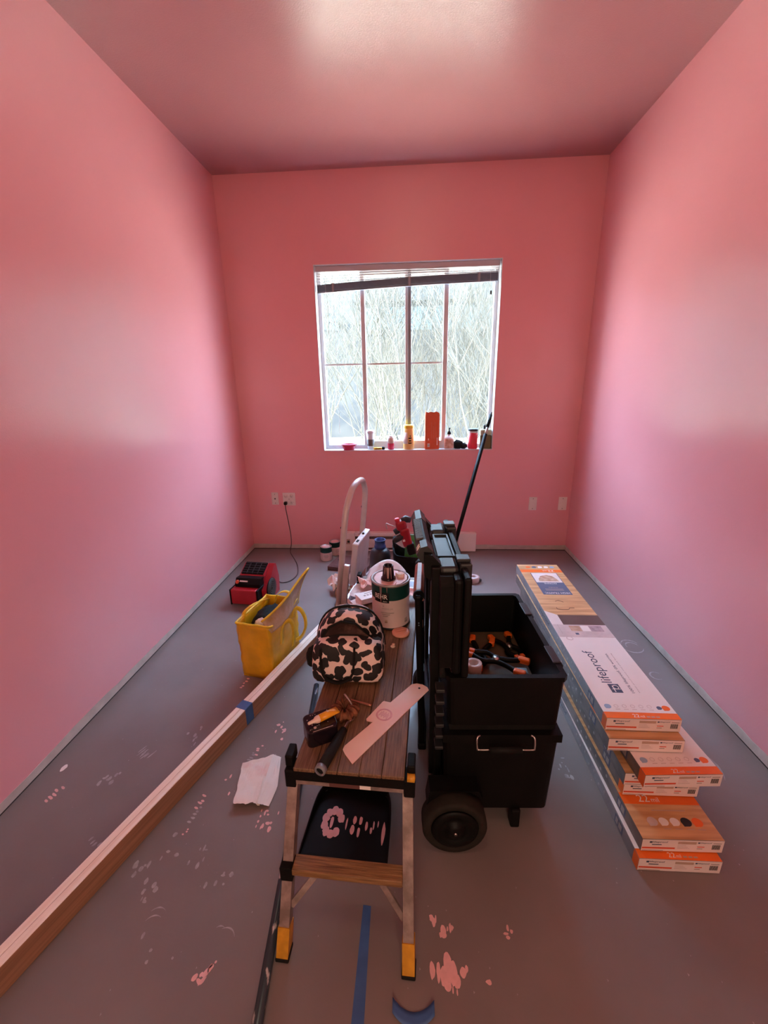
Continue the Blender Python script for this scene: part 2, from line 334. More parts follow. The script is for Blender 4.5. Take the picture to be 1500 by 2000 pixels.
strip('baseboard_right', (XR, YF, 0), (XR, YB, 0), (-1, 0, 0))
strip('baseboard_back', (XL, YB, 0), (XR, YB, 0), (0, -1, 0))

# ------------------------------------------------------------------ window
b = MB(); fy0, fy1 = 3.815, 3.862; fw = 0.034
t_ = 0.004
b.box((WX0, YB - 0.001, WZ0), (WX0 + t_, fy1, WZ1)); b.box((WX1 - t_, YB - 0.001, WZ0), (WX1, fy1, WZ1)); b.box((WX0, YB - 0.001, WZ1 - t_), (WX1, fy1, WZ1))
win = struct(b.build('window_1', 'white'))
MB().box((WX0 + t_, YB - 0.004, WZ0), (WX1 - t_, fy1, WZ0 + 0.006), bev=0.001).build('sill', 'white', win)
b = MB(); z0, z1 = WZ0 + 0.006, WZ1 - t_
b.box((WX0 + t_, fy0, z0), (WX0 + fw, fy1, z1)); b.box((WX1 - fw, fy0, z0), (WX1 - t_, fy1, z1)); b.box((WX0 + fw, fy0, z0), (WX1 - fw, fy1, z0 + 0.034)); b.box((WX0 + fw, fy0, z1 - 0.04), (WX1 - fw, fy1, z1))
b.build('frame', 'white', win)
MB().box((-0.416, fy0 - 0.012, z0 + 0.034), (-0.380, fy1 - 0.002, z1 - 0.04), bev=0.003).build('mullion', 'white', win)
MB().box((0.272, fy0 - 0.012, z0 + 0.034), (0.310, fy1 - 0.002, z1 - 0.04), bev=0.003).build('mullion', 'white', win)
b = MB(); b.box((-0.046, fy0 - 0.004, z0 + 0.034), (-0.022, fy1, z1 - 0.04), 0, 0.003); b.box((-0.022, fy0 - 0.014, z0 + 0.034), (0.004, fy1 - 0.004, z1 - 0.04), 1, 0.003)
b.build('meeting_rail', ['white', 'grey_frame'], win)
b = MB(); b.box((-0.38, fy0 - 0.006, z0 + 0.034), (-0.046, fy1 - 0.006, z0 + 0.068)); b.box((0.004, fy0 - 0.006, z0 + 0.034), (0.272, fy1 - 0.006, z0 + 0.068))
b.box((-0.38, fy0 - 0.006, 2.355), (-0.046, fy1 - 0.006, 2.385)); b.box((0.004, fy0 - 0.006, 2.355), (0.272, fy1 - 0.006, 2.385)); b.build('sash_rail', 'white', win)
for x0, x1 in ((WX0 + fw, -0.416), (-0.380, -0.046), (0.004, 0.272)):
    MB().box((x0, fy0 + 0.012, 1.668), (x1, fy0 + 0.024, 1.682)).build('muntin', 'white', win)
for x0, x1 in ((WX0 + fw, -0.416), (-0.380, -0.046), (0.004, 0.272), (0.310, WX1 - fw)):
    MB().box((x0, fy0 + 0.026, z0 + 0.034), (x1, fy0 + 0.030, z1 - 0.04)).build('pane', 'glass', win)
MB().box((0.640, fy0 - 0.014, 2.185), (0.654, fy0 - 0.0005, 2.215), bev=0.002).build('latch', 'dark_grey', win)

# horizontal blind, pulled up crooked
bl = thing('window_blind', 'grey slatted window blind pulled up crooked at the top of the window', 'blind', (-0.03, 3.772, 2.42))
b = MB(); b.box((-0.735, -0.022, -0.040), (0.728, 0.022, 0.0), bev=0.003); b.build('headrail', 'headrail', bl)
def blind_line(x, k):  # stack tilts: low at the west end, high at the east end
    u = (x + 0.735) / 1.463
    return -0.135 + 0.048 * u + 0.008 * math.sin(u * 3.1)
for k in range(12):
    m = MB(); n = 8
    for a in range(n):
        xa, xb = -0.73 + 1.45 * a / n, -0.73 + 1.45 * (a + 1) / n
        za, zb = blind_line(xa, 0) - 0.0040 * k, blind_line(xb, 0) - 0.0040 * k
        m.bar((xa, 0.0, za), (xb, 0.0, zb), 0.026, 0.0022)
    m.build('slat', 'slat', bl)
m = MB(); n = 8
for a in range(n):
    xa, xb = -0.73 + 1.45 * a / n, -0.73 + 1.45 * (a + 1) / n
    m.bar((xa, 0, blind_line(xa, 0) - 0.054), (xb, 0, blind_line(xb, 0) - 0.054), 0.028, 0.012)
m.build('bottom_rail', 'slat', bl)
for k, (dz, tl) in enumerate(((-0.056, 0.002), (-0.073, 0.006), (-0.092, 0.016), (-0.110, 0.03))):
    MB().bar((-0.73, 0, dz - tl * 0.2), (0.72, 0, dz + tl), 0.024, 0.0016).build('slat', 'headrail', bl)
for x in (-0.66, -0.60, 0.02, 0.57, 0.66):
    MB().tube([(x, -0.016, -0.04), (x, -0.016, blind_line(x, 0) - 0.06)], 0.0014, 5).build('cord', 'white', bl)
for x in (-0.60, 0.02, 0.57):
    MB().box((x - 0.012, -0.0165, blind_line(x, 0) - 0.062), (x + 0.012, -0.0145, blind_line(x, 0) + 0.003), bev=0.0005).build('ladder_tape', 'grey_frame', bl)
MB().tube([(-0.60, -0.019, -0.04), (-0.598, -0.019, -1.32)], 0.0012, 5).build('pull_cord', 'white', bl)

# ------------------------------------------------------------------ outdoors
struct(MB().grid(30, 10, lambda u, v: Vector((-26 + 52 * u, 4.2 + 14 * v, -0.6 + 0.25 * noise.noise(Vector((u * 9, v * 5, 3)))))).build('ground_outside', 'ground_out'))
struct(MB().grid(60, 24, lambda u, v: Vector((-30 + 60 * u, 17.5 + 17 * v, -0.8 + 12.0 * v ** 0.85 + 0.5 * noise.noise(Vector((u * 22, v * 8, 1)))))).build('hill_outside', 'hill'))
bd = thing('building', 'low concrete building with pale cyan bands seen through the trees', 'building', (1.1, 22.5, -0.8))
def hx(lo, hi, nm, mt, par, bev=0.0): return MB().box(lo, hi, bev=bev).build(nm, mt, par)
hx((-3.4, -1.2, 0), (6.5, 3.0, 3.0), 'wall', 'concrete', bd)
hx((-3.5, -1.35, 3.0), (6.6, 3.0, 3.28), 'floor_slab', 'roof_grey', bd)
hx((-3.4, -1.1, 3.28), (6.5, 3.0, 4.55), 'wall', 'concrete', bd)
for k in range(9):
    hx((-3.3 + 1.08 * k, -1.14, 4.75), (-3.3 + 1.08 * k + 1.02, -1.05, 5.75), 'window', 'cyan_panel', bd)
hx((-3.4, -1.0, 4.5), (6.5, 3.0, 5.9), 'wall', 'roof_grey', bd)
hx((-3.7, -1.7, 5.9), (6.8, 3.2, 6.55), 'roof', 'roof_grey', bd, 0.03)
for k in range(4):
    hx((-3.1 + 2.4 * k, -1.24, 1.0), (-1.8 + 2.4 * k, -1.18, 2.3), 'window', 'cyan_panel', bd)
bd2 = thing('building', 'distant pale blue shed behind the thicket at the window edge', 'building', (-6.0, 25.0, -0.5))
hx((-3.0, -1, 0), (2.2, 2, 5.2), 'wall', 'cyan_panel', bd2); hx((-3.2, -1.3, 5.2), (2.4, 2.2, 5.6), 'roof', 'roof_grey', bd2)

def sapling(x, y, h, lean, seed, mt, r0):
    g = random.Random(seed); m = MB()
    def branch(p, d, L, r, lv):
        n = 4 if lv < 2 else 3; pts = [p.copy()]; q = p.copy(); dd = d.copy()
        for k in range(n):
            dd = (dd + Vector((g.uniform(-.18, .18), g.uniform(-.18, .18), g.uniform(-.06, .16)))).normalized(); q = q + dd * L / n; pts.append(q.copy())
        m.tube(pts, [r * (1 - 0.7 * k / n) for k in range(n + 1)], 4 if lv < 1 else 3, cap=False)
        if lv >= 3: return
        cnt = (10, 6, 3)[lv]
        for k in range(cnt):
            u = g.uniform(0.2, 1.0); i = min(int(u * n), n - 1); bp = pts[i].lerp(pts[i + 1], u * n - i)
            a = g.uniform(0, 2 * math.pi); sp = g.uniform(0.4, 1.0)
            nd = (dd * 0.9 + Vector((math.cos(a) * sp, math.sin(a) * sp, 0.35))).normalized()
            branch(bp, nd, L * g.uniform(0.35, 0.6), max(r * 0.45, 0.0038), lv + 1)
    for k in range(g.choice((2, 3))):
        a = g.uniform(0, 6.28)
        branch(Vector((0, 0, 0)), Vector((lean + 0.22 * math.cos(a), 0.22 * math.sin(a), 1)).normalized(), h * g.uniform(0.75, 1.0), r0, 0)
    o = m.build('bare_tree', mt, None, (x, y, -0.75), fix=False); return o
g2 = random.Random(3)
for k in range(34):
    y = g2.uniform(6.2, 15.0); x = g2.uniform(-0.34, 0.27) * y + g2.uniform(-.3, .3); h = g2.uniform(3.2, 6.0)
    dark = (k % 6 == 4)
    o = sapling(x, y, h, g2.uniform(-.22, .22), 100 + k, 'bark_dark' if dark else 'bark', 0.022 if not dark else 0.05)
    tag(o, 'darker thick bare tree standing beyond the window' if dark else 'thin pale bare sapling in the thicket beyond the window', 'tree', 'dark bare trees outside' if dark else 'pale bare saplings outside')

# ------------------------------------------------------------------ things on the window sill
SZ = WZ0 + 0.0065
def lathe_thing(nm, label, cat, loc, parts, rz=0):
    t = thing(nm, label, cat, loc, rz)
    for pn, prof, mt in parts: MB().lathe(prof, 24).build(pn, mt, t)
    return t
t = lathe_thing('pet_bowl', 'small crimson folding bowl on the window sill', 'bowl', (-0.553, 3.752, SZ), [
    ('bowl_body', [(0, 0), (.046, 0), (.049, .008), (.050, .016), (.054, .018), (.055, .028), (.058, .030), (.060, .046), (.056, .046), (.050, .02), (.044, .008), (0, .008)], 'pink_bowl'),
    ('rim', [(.056, .044), (.069, .044), (.071, .050), (.066, .054), (.056, .050)], 'pink_bowl')])
MB().box((.060, -.012, .045), (.092, .012, .051), bev=.002).build('tab', 'pink_bowl', t)
t = lathe_thing('takeaway_cup', 'tall pale paper cup with a dark sleeve on the window sill', 'cup', (-0.357, 3.772, SZ), [
    ('cup_body', [(0, 0), (.028, 0), (.0375, .150), (.034, .150), (0, .145)], 'translucent_white'), ('sleeve', [(.0302, .032), (.0345, .090), (.0350, .090), (.0312, .032)], 'sleeve'),
    ('lid', [(.038, .149), (.040, .152), (.036, .166), (.033, .170), (0, .168)], 'clear')])
t = thing('utility_knife', 'orange utility knife lying on the window sill edge', 'knife', (-0.285, 3.742, SZ), 4)
MB().box((-.045, -.012, 0), (.030, .012, .020), bev=.005).build('handle', 'lid_yellow', t); MB().box((.028, -.013, 0), (.056, .013, .026), bev=.008).build('collar', 'black', t); MB().box((-.03, -.0125, .007), (.02, -.0119, .013)).build('slider', 'black', t)
lathe_thing('drink_can', 'small silver and red drink can on the window sill', 'can', (-0.176, 3.757, SZ), [
    ('can_lower', [(0, 0), (.024, 0), (.0285, .006), (.0285, .055)], 'pink_bowl'), ('can_upper', [(.0285, .055), (.0285, .098), (.023, .112), (.0, .110)], 'photo_grey'), ('rim', [(.0225, .111), (.0235, .116), (.021, .116), (.020, .1105)], 'steel')])
t = lathe_thing('wipes_canister', 'tall yellow wipes canister on the window sill', 'canister', (-0.018, 3.772, SZ), [
    ('canister_body', [(0, 0), (.046, 0), (.0485, .004), (.0485, .178), (.045, .183), (0, .183)], 'wipes'), ('cap', [(.0465, .1825), (.0475, .186), (.0475, .208), (.043, .213), (0, .213)], 'lid_yellow')])
def wrap(nm, r, z0, z1, a0, a1, mt, par, t_=0.0006, n=12):
    return MB().grid(n, 1, lambda u, v: Vector((r * math.cos(R(a0 + (a1 - a0) * u)), r * math.sin(R(a0 + (a1 - a0) * u)), z0 + (z1 - z0) * v)), thick=t_).build(nm, mt, par)
wrap('label_panel', .0492, .05, .15, 180, 262, 'tube_tip', t)
for z, w in ((.095, 30), (.072, 24), (.052, 34)): wrap('label_print', .0500, z, z + .010, 285 - w / 2, 285 + w / 2, 'black_ink', t)
wrap('label_print', .0500, .11, .125, 283, 291, 'black_ink', t)
t = thing('filter_carton', 'tall orange red carton with torn open top on the window sill', 'carton', (0.188, 3.776, SZ), 3)
b = MB(); b.box((-.062, -.036, 0), (.062, .036, .300), bev=.001); b.build('carton_body', 'orange_box', t)
b = MB(); b.bar((-.062, -.034, .300), (-.058, -.044, .326), .001, .03, up=(0, 1, 0)); b.prism([(-.062, .30), (-.056, .322), (-.035, .316), (-.015, .323), (.01, .318), (.035, .324), (.058, .312), (.062, .30)], -.037, -.035, m=Matrix.Rotation(R(90), 4, 'X') @ Matrix.Scale(-1, 4, (0, 0, 1))); b.build('torn_flap', 'orange_box', t)
for k, x in enumerate((-.008, .008, .022, .034, .046)): MB().box((x, -.0366, .09), (x + (.001, .0012, .001, .001, .003)[k], -.0361, (.235, .20, .235, .16, .10)[k])).build('print_line', 'tan_ink', t)
MB().box((-.042, -.0366, .020), (-.022, -.0361, .050)).build('barcode_panel', 'white_ink', t)
for k in range(5): MB().box((-.040 + k * .0036, -.0369, .024), (-.0385 + k * .0036, -.0366, .046)).build('barcode', 'black_ink', t)
b = MB(); b.box((-.040, -.0367, .078), (-.026, -.0361, .081)); b.box((-.036, -.0367, .084), (-.030, -.0361, .094)); b.build('logo', 'white_ink', t)
MB().box((.040, -.0366, .035), (.046, -.0361, .10)).build('print_line', 'white_ink', t)
t = lathe_thing('pump_bottle', 'floral soap bottle with a black pump on the window sill', 'bottle', (0.340, 3.762, SZ), [
    ('bottle_body', [(0, 0), (.040, 0), (.042, .004), (.042, .095), (.034, .112), (.016, .118), (.016, .126), (0, .126)], 'clear'), ('label', [(.0426, .010), (.0426, .088)], 'amber_soap'),
    ('pump_collar', [(.017, .1265), (.019, .129), (.014, .150), (.006, .154), (.005, .176), (0, .176)], 'black')])
MB().box((-.007, -.034, .176), (.007, .010, .186), bev=.003).build('pump_head', 'black', t)
b = MB()
def lump(c, rx, ry, rz_, seed, n=14, amp=.22, freq=2.2):
    q = bmesh.new(); bmesh.ops.create_icosphere(q, subdivisions=3, radius=1)
    for v in q.verts:
        k = 1 + amp * noise.noise(v.co * freq + Vector((seed, seed * 2, 0))); v.co = Vector((v.co.x * rx * k, v.co.y * ry * k, max(v.co.z * k, -0.85) * rz_))
        
    for f in q.faces: f.smooth = True
    b._merge(q, Matrix.Translation(Vector(c)), 0)
lump((-.016, 0, .036), .048, .026, .042, 3); lump((.036, -.004, .024), .032, .022, .028, 6)
tag(b.build('dog_bag_roll', 'black_cloth', None, (0.432, 3.764, SZ)), 'crumpled black plastic bag on the window sill beside the red tumbler', 'bag')
t = lathe_thing('tumbler', 'red tumbler with dark lid on the window sill', 'tumbler', (0.546, 3.762, SZ), [
    ('tumbler_body', [(0, 0), (.038, 0), (.041, .006), (.042, .145), (0, .145)], 'red_bright'), ('band', [(.0425, .140), (.0425, .153), (0, .153)], 'white'), ('lid', [(.044, .1535), (.044, .170), (.040, .174), (0, .174)], 'dark_grey')])
t = thing('spray_bottle', 'pale bottle of olive liquid behind the pole on the window sill', 'bottle', (0.655, 3.768, SZ))
b = MB(); b.box((-.048, -.028, 0), (.048, .028, .115), bev=.006); b.build('liquid_body', 'olive', t)
b = MB(); b.box((-.048, -.028, .1155), (.048, .028, .168), bev=.010); b.build('bottle_shoulder', 'pale_green', t); MB().lathe([(.012, .168), (.012, .195), (.008, .205), (0, .205)], 16, (-.01, 0, 0)).build('cap', 'dark_grey', t)

# extension pole leaning on the window corner
pt = thing('painters_pole', 'black extension pole leaning against the window corner', 'pole', (0.30, 3.20, 0))
A = Vector((0, 0, 0.012)); B_ = Vector((0.386, 0.503, 1.262)); u = (B_ - A)
MB().tube([A, A + u * 0.86], .016, 14).build('shaft', 'black', pt); MB().tube([A + u * 0.862, A + u * 0.905], .011, 12).build('inner_tube', 'steel', pt)
MB().tube([A + u * 0.905, A + u * .985], .014, 12).build('locking_collar', 'black', pt); MB().tube([A + u * .985, A + u], .007, 10).build('threaded_tip', 'dark_grey', pt)

# wall plates
def plate(nm, label, cat, x, z, w, h, grp=None):
    t = thing(nm, label, cat, (x, YB, z), 0, grp); MB().box((-w / 2, -.006, -h / 2), (w / 2, -.0003, h / 2), bev=.003).build('plate', 'white_plate', t); return t
def screw(t, x, z): MB().lathe([(0, 0), (.0035, 0), (.003, .0015), (0, .0015)], 8, (x, -.006, z), rot=Matrix.Rotation(R(90), 4, 'X')).build('screw', 'dark_grey', t)
t = plate('phone_plate', 'cream single wall plate with a centre jack beside the double outlet', 'wall plate', -1.263, .503, .064, .118); MB().box((-.006, -.008, -.008), (.006, -.0055, .006), bev=.001).build('jack', 'dark_grey', t); screw(t, 0, .042); screw(t, 0, -.042)
t = plate('double_outlet', 'cream double wall outlet with a plug in it', 'outlet', -1.130, .498, .118, .122)
for x in (-.027, .027):
    for z in (-.030, .030):
        f = MB().lathe([(0, 0), (.019, 0), (.019, .0022), (0, .0022)], 16, (x, -.006, z), rot=Matrix.Rotation(R(90), 4, 'X')).build('socket', 'white_plate', t)
        for dx in (-.006, .006): MB().box((x + dx - .001, -.0086, z - .004), (x + dx + .001, -.0081, z + .005)).build('slot', 'black_ink', f)
        MB().box((x - .002, -.0086, z - .011), (x + .002, -.0081, z - .007)).build('slot', 'black_ink', f)
screw(t, 0, 0)
t = plate('blank_plate', 'blank cream wall plate farther from the room corner', 'wall plate', 1.100, .452, .070, .122, 'blank wall plates'); screw(t, 0, .046); screw(t, 0, -.046)
t = plate('blank_plate', 'blank cream wall plate nearest the room corner', 'wall plate', 1.362, .452, .074, .122, 'blank wall plates'); screw(t, 0, .046); screw(t, 0, -.046)

# baseboard heater
ht = thing('baseboard_heater', 'cream electric baseboard heater on the wall below the window', 'heater', (-0.02, YB, 0))
b = MB(); b.box((-.625, -.062, .006), (-.50, -.002, .185), bev=.004); b.build('end_cap', 'heater', ht); b = MB(); b.box((.46, -.062, .006), (.622, -.002, .185), bev=.004); b.build('end_cap', 'heater', ht)
MB().box((-.499, -.058, .150), (.459, -.004, .185), bev=.003).build('top_cover', 'heater', ht); MB().box((-.499, -.060, .038), (.459, -.050, .122), bev=.003).build('front_cover', 'heater', ht)
MB().box((-.499, -.048, .010), (.459, -.004, .149)).build('inner_shell', 'dark_print', ht); MB().box((-.499, -.058, .006), (.459, -.049, .016)).build('bottom_lip', 'heater', ht)
b = MB(); b.box((-.590, -.0645, .075), (-.545, -.062, .125), bev=.001); b.build('rating_label', 'tan_ink', ht); MB().lathe([(0, 0), (.012, 0), (.010, .004), (0, .004)], 14, (-.560, -.0645, .10), rot=Matrix.Rotation(R(90), 4, 'X')).build('thermostat_knob', 'dark_grey', ht)

# ------------------------------------------------------------------ cans by the wall
def small_can(x, y, label, rz):
    t = thing('paint_can', label, 'paint can', (x, y, 0), rz, 'quart paint cans by the wall')
    MB().lathe([(0, 0.001), (.050, .001), (.052, .004), (.052, .078)], 28).build('label', 'can_label', t); MB().lathe([(.0522, .078), (.0522, .120), (.054, .123), (.052, .126)], 28).build('green_band', 'green_can', t)
    MB().lathe([(.052, .126), (.049, .128), (.046, .123), (0, .123)], 28).build('can_lid', 'steel', t); MB().lathe([(0, .1245), (.036, .1245), (.034, .126), (0, .126)], 16).build('paint_smear', 'can_paint', t)
    for z, w in ((.055, 40), (.044, 50), (.034, 36)): wrap('label_print', .0523, z, z + .005, 270 - w / 2, 270 + w / 2, 'grey_ink', t)
small_can(-0.758, 3.475, 'small green banded paint can by the wall, the front one', 10); small_can(-0.700, 3.605, 'small green banded paint can by the wall, tucked behind the other', 40)

# ------------------------------------------------------------------ red blower and its cord
bw = thing('blower_fan', 'red utility blower fan with black grilles on the floor by the wall', 'blower', (-1.150, 2.75, 0), -6)
b = MB(); b.box((-.12, -.135, .012), (.075, -.02, .125), bev=.008); b.build('outlet_nose', 'red', bw)
MB().box((-.126, -.139, .008), (-.117, -.02, .128), bev=.003).build('nose_rim', 'black', bw); MB().box((.078, -.139, .008), (.090, -.02, .128), bev=.003).build('nose_rim', 'black', bw)
b = MB(); b.prism([(-.085, .02), (.03, .02), (.03, .175), (-.06, .185), (-.085, .15)], -.105, .085, m=Matrix(((0, 0, 1, 0), (1, 0, 0, 0), (0, 1, 0, 0), (0, 0, 0, 1)))); b.build('control_block', 'black', bw)
rt = rotm(rx=-90)
b = MB(); b.prism([(-.02, .02), (.13, .02), (.13, .17), (.10, .235), (.0, .185), (-.02, .165)], -.105, .085, m=Matrix(((0, 0, 1, 0), (1, 0, 0, 0), (0, 1, 0, 0), (0, 0, 0, 1)))); b.build('body', 'red', bw)
gs = math.atan2(.05, .10); gm = Matrix.Translation((-.01, .05, .2135)) @ Matrix.Rotation(gs, 4, 'X')
b = MB(); q = bmesh.new(); bmesh.ops.create_cube(q, size=1); bmesh.ops.scale(q, vec=(.168, .108, .012), verts=q.verts); b._merge(q, gm, 0); gr = b.build('top_grille', 'black', bw)
for k in range(5):
    b = MB(); q = bmesh.new(); bmesh.ops.create_cube(q, size=1); bmesh.ops.scale(q, vec=(.160, .004, .005), verts=q.verts); b._merge(q, gm @ Matrix.Translation((0, -.044 + .022 * k, .0085)), 0); b.build('grille_bar', 'dark_grey', gr)
for k in range(3):
    b = MB(); q = bmesh.new(); bmesh.ops.create_cube(q, size=1); bmesh.ops.scale(q, vec=(.004, .104, .006), verts=q.verts); b._merge(q, gm @ Matrix.Translation((-.042 + .042 * k, 0, .0088)), 0); b.build('grille_bar', 'dark_grey', gr)
b = MB(); b.prism([(-.075, .0), (.14, .0), (.15, .12), (.115, .235), (.088, .245), (-.02, .13), (-.075, .10)], .086, .128, m=Matrix(((0, 0, 1, 0), (1, 0, 0, 0), (0, 1, 0, 0), (0, 0, 0, 1)))); b.build('side_housing', 'red', bw)
RX = Matrix.Rotation(R(90), 4, 'Y')
b = MB(); b.lathe([(.078, 0), (.078, .006), (0, .006)], 30, (.128, .0, .085), rot=RX); gi = b.build('intake_grille', 'black', bw)
for r in (.018, .032, .046, .060, .072): MB().lathe([(r - .004, .006), (r, .0085), (r + .002, .006)], 26, (.128, 0, .085), rot=RX).build('grille_ring', 'ring_dark', gi)
b = MB(); b.lathe([(0, 0), (.016, 0), (.013, .004), (0, .004)], 6, (-.085, -.0862, .165), rot=Matrix.Rotation(R(62), 4, 'X')); b.build('badge', 'red_ink', bw)
MB().box((-.068, -.0815, .164), (-.008, -.0775, .174), rot=rotm(rx=-35)).build('badge', 'white_ink', bw)
cord = MB(); P = [(-1.165, 3.700, .462), (-1.163, 3.698, .40), (-1.150, 3.700, .28), (-1.138, 3.702, .15), (-1.140, 3.700, .06), (-1.148, 3.688, .012), (-1.123, 3.60, .006), (-1.05, 3.46, .006), (-.985, 3.32, .006), (-.942, 3.16, .006), (-.95, 3.06, .006), (-.985, 3.00, .006), (-1.03, 2.985, .008), (-1.06, 2.985, .03), (-1.075, 2.96, .075), (-1.078, 2.925, .10), (-1.080, 2.892, .11)]
def smooth_path(P, n=6):
    P = [Vector(p) for p in P]; res = []
    for i in range(len(P) - 1):
        p0, p1, p2, p3 = P[max(i - 1, 0)], P[i], P[i + 1], P[min(i + 2, len(P) - 1)]
        for k in range(n):
            t = k / n; res.append(0.5 * ((2 * p1) + (p2 - p0) * t + (2 * p0 - 5 * p1 + 4 * p2 - p3) * t * t + (3 * p1 - p0 - 3 * p2 + p3) * t ** 3))
    res.append(P[-1]); return res
cb = thing('power_cord', 'brown power cord running from the wall outlet to the red blower', 'cord', (0, 0, 0))
cord.tube(smooth_path(P), .0042, 7).build('cable', 'cord', cb); MB().box((-1.174, 3.676, .450), (-1.146, 3.7145, .478), bev=.006).build('plug', 'black', cb)

# ------------------------------------------------------------------ timber bundle
tm_rot = -18.2
d = Vector((math.sin(R(18.2)), math.cos(R(18.2)), 0)); tl = Vector((-.470, 2.564, 0)); Ln = 2.44
def board(nm, x0, x1, label):
    b = MB(); b.box((x0, -Ln, .0005), (x1, 0, .089), bev=.002, seg=1)
    o = b.build(nm, ['pine_top', 'pine_edge'], None, tl, tm_rot)
    for p in o.data.polygons:
        p.material_index = 0 if p.normal.z > .5 or abs(p.normal.y) > .9 else 1
    return tag(o, label, 'timber', 'taped pine boards')
board('timber_board', 0.0, .0255, 'long pine board on edge, the one on the yellow bag side of the bundle'); board('timber_board', .0265, .052, 'long pine board on edge, the one on the step platform side of the bundle')
# blue tape wrapped round the bundle
b = MB(); y0 = -1.045; b.box((-.0012, y0 - .025, .0895), (.0532, y0 + .025, .0902)); b.box((.0524, y0 - .025, .004), (.0532, y0 + .025, .0895)); b.box((-.0012, y0 - .025, .004), (-.0004, y0 + .025, .0895))
tag(b.build('tape_wrap', 'blue_tape', None, tl, tm_rot), 'band of blue tape holding the pine boards together', 'tape')

# ------------------------------------------------------------------ yellow bag
yb = thing('tote_bag', 'yellow insulated tote bag standing open on the floor', 'bag', (-.785, 2.01, 0), -12)
def bag_wall(fn, nm, mt='yellow', nx=14, ny=14, th=.004): return MB().grid(nx, ny, fn, thick=th).build(nm, mt, yb)
def wr(x, y, z, s=.006): return s * noise.noise(Vector((x * 22, y * 22 + 5, z * 22))) + .5 * s * noise.noise(Vector((x * 55, y * 55, z * 55)))
hw, hd, hh = .092, .150, .325
def pt_(u, v):  # closed tube around the bag
    a = u * 4; k = int(a) % 4; f = a - int(a)
    cs = [(-hw, -hd), (hw, -hd), (hw, hd), (-hw, hd), (-hw, -hd)]
    x = cs[k][0] + (cs[k + 1][0] - cs[k][0]) * f; y = cs[k][1] + (cs[k + 1][1] - cs[k][1]) * f
    z = .002 + hh * v; tp = 1.0 + .05 * v
    if k in (1,): z -= .03 * v * math.sin(math.pi * f)
    dx, dy = wr(x, y, z), wr(x + 3, y, z)
    return Vector((x * tp + dx, y * tp + dy, z))
b = MB(); b.grid(48, 14, pt_); bmesh.ops.remove_doubles(b.bm, verts=b.bm.verts, dist=.0005); bmesh.ops.solidify(b.bm, geom=list(b.bm.faces), thickness=.003); b.build('bag_body', 'yellow', yb)
MB().box((-hw, -hd, .001), (hw, hd, .006)).build('bag_bottom', 'yellow', yb)
# hem round the mouth
mouth = [pt_(k / 48.0, 1.0) for k in range(48)]; mouth.append(mouth[0]); MB().tube(mouth, .006, 6, cap=False).build('hem', 'yellow_web', yb)
# lid flap standing up from the far long side
def flap(u, v):
    y = -.152 + .322 * u; z = .292 + v * (.06 + .145 * u ** 1.1); x = .107 + .030 * v * v * 2 * (u) - .05 * v * (1 - u) + .012 * math.sin(u * 5)
    return Vector((x, y + .05 * v * u, z))
MB().grid(16, 10, flap, thick=.004).build('lid_flap', 'bag_inside', yb)
edge = [flap(k / 16, 1) for k in range(17)]; MB().tube(edge, .0065, 6).build('flap_hem', 'yellow_web', yb); MB().tube([flap(1, k / 8) for k in range(9)], .005, 6).build('flap_hem', 'yellow_web', yb)
def ribbon(path, wv, w, th=.002):
    pth = smooth_path(path, 5); wv = Vector(wv).normalized()
    return MB().grid(len(pth) - 1, 1, lambda u, v: pth[min(int(round(u * (len(pth) - 1))), len(pth) - 1)] + wv * (v - .5) * w, thick=th)
def side_strap(path, w):
    pth = smooth_path(path, 5); n = len(pth); nx = Vector((1, -.25, 0)).normalized()
    def at_(u, v):
        i = min(int(round(u * (n - 1))), n - 1); t = (pth[min(i + 1, n - 1)] - pth[max(i - 1, 0)]).normalized(); return pth[i] + t.cross(nx).normalized() * (v - .5) * w
    return MB().grid(n - 1, 1, at_, thick=.003)
side_strap([(.108, -.062, .17), (.118, -.062, .25), (.135, -.055, .295), (.150, -.03, .30), (.158, -.015, .26), (.155, -.010, .18), (.145, -.01, .13)], .024).build('handle', 'yellow_web', yb)
side_strap([(.105, .080, .25), (.118, .090, .295), (.14, .11, .29), (.158, .125, .23), (.16, .12, .17), (.145, .09, .125), (.12, .05, .118)], .024).build('handle', 'yellow_web', yb)
ribbon([(-.098, -.085, .25), (-.100, -.08, .325), (-.080, -.055, .362), (-.055, .0, .372), (-.03, .05, .365), (-.05, .08, .33), (-.095, .085, .26)], (1, .3, .2), .024).build('handle', 'yellow_web', yb)
ribbon([(-.02, .11, .31), (-.01, .125, .355), (.03, .14, .375), (.07, .145, .36), (.085, .15, .31)], (.2, 1, .2), .02).build('handle', 'yellow_web', yb)
b = MB(); lump((-.008, .01, .265), .066, .108, .066, 11, amp=.3)
tag(b.build('black_garment', 'black_cloth', None, yb.location, -12), 'black garment bundled inside the yellow tote bag', 'garment')
b = MB(); lump((.030, -.112, .315), .034, .022, .030, 15, amp=.4)
tag(b.build('white_cloth', 'paper_white', None, yb.location, -12), 'white cloth poking out of the yellow tote bag', 'cloth')

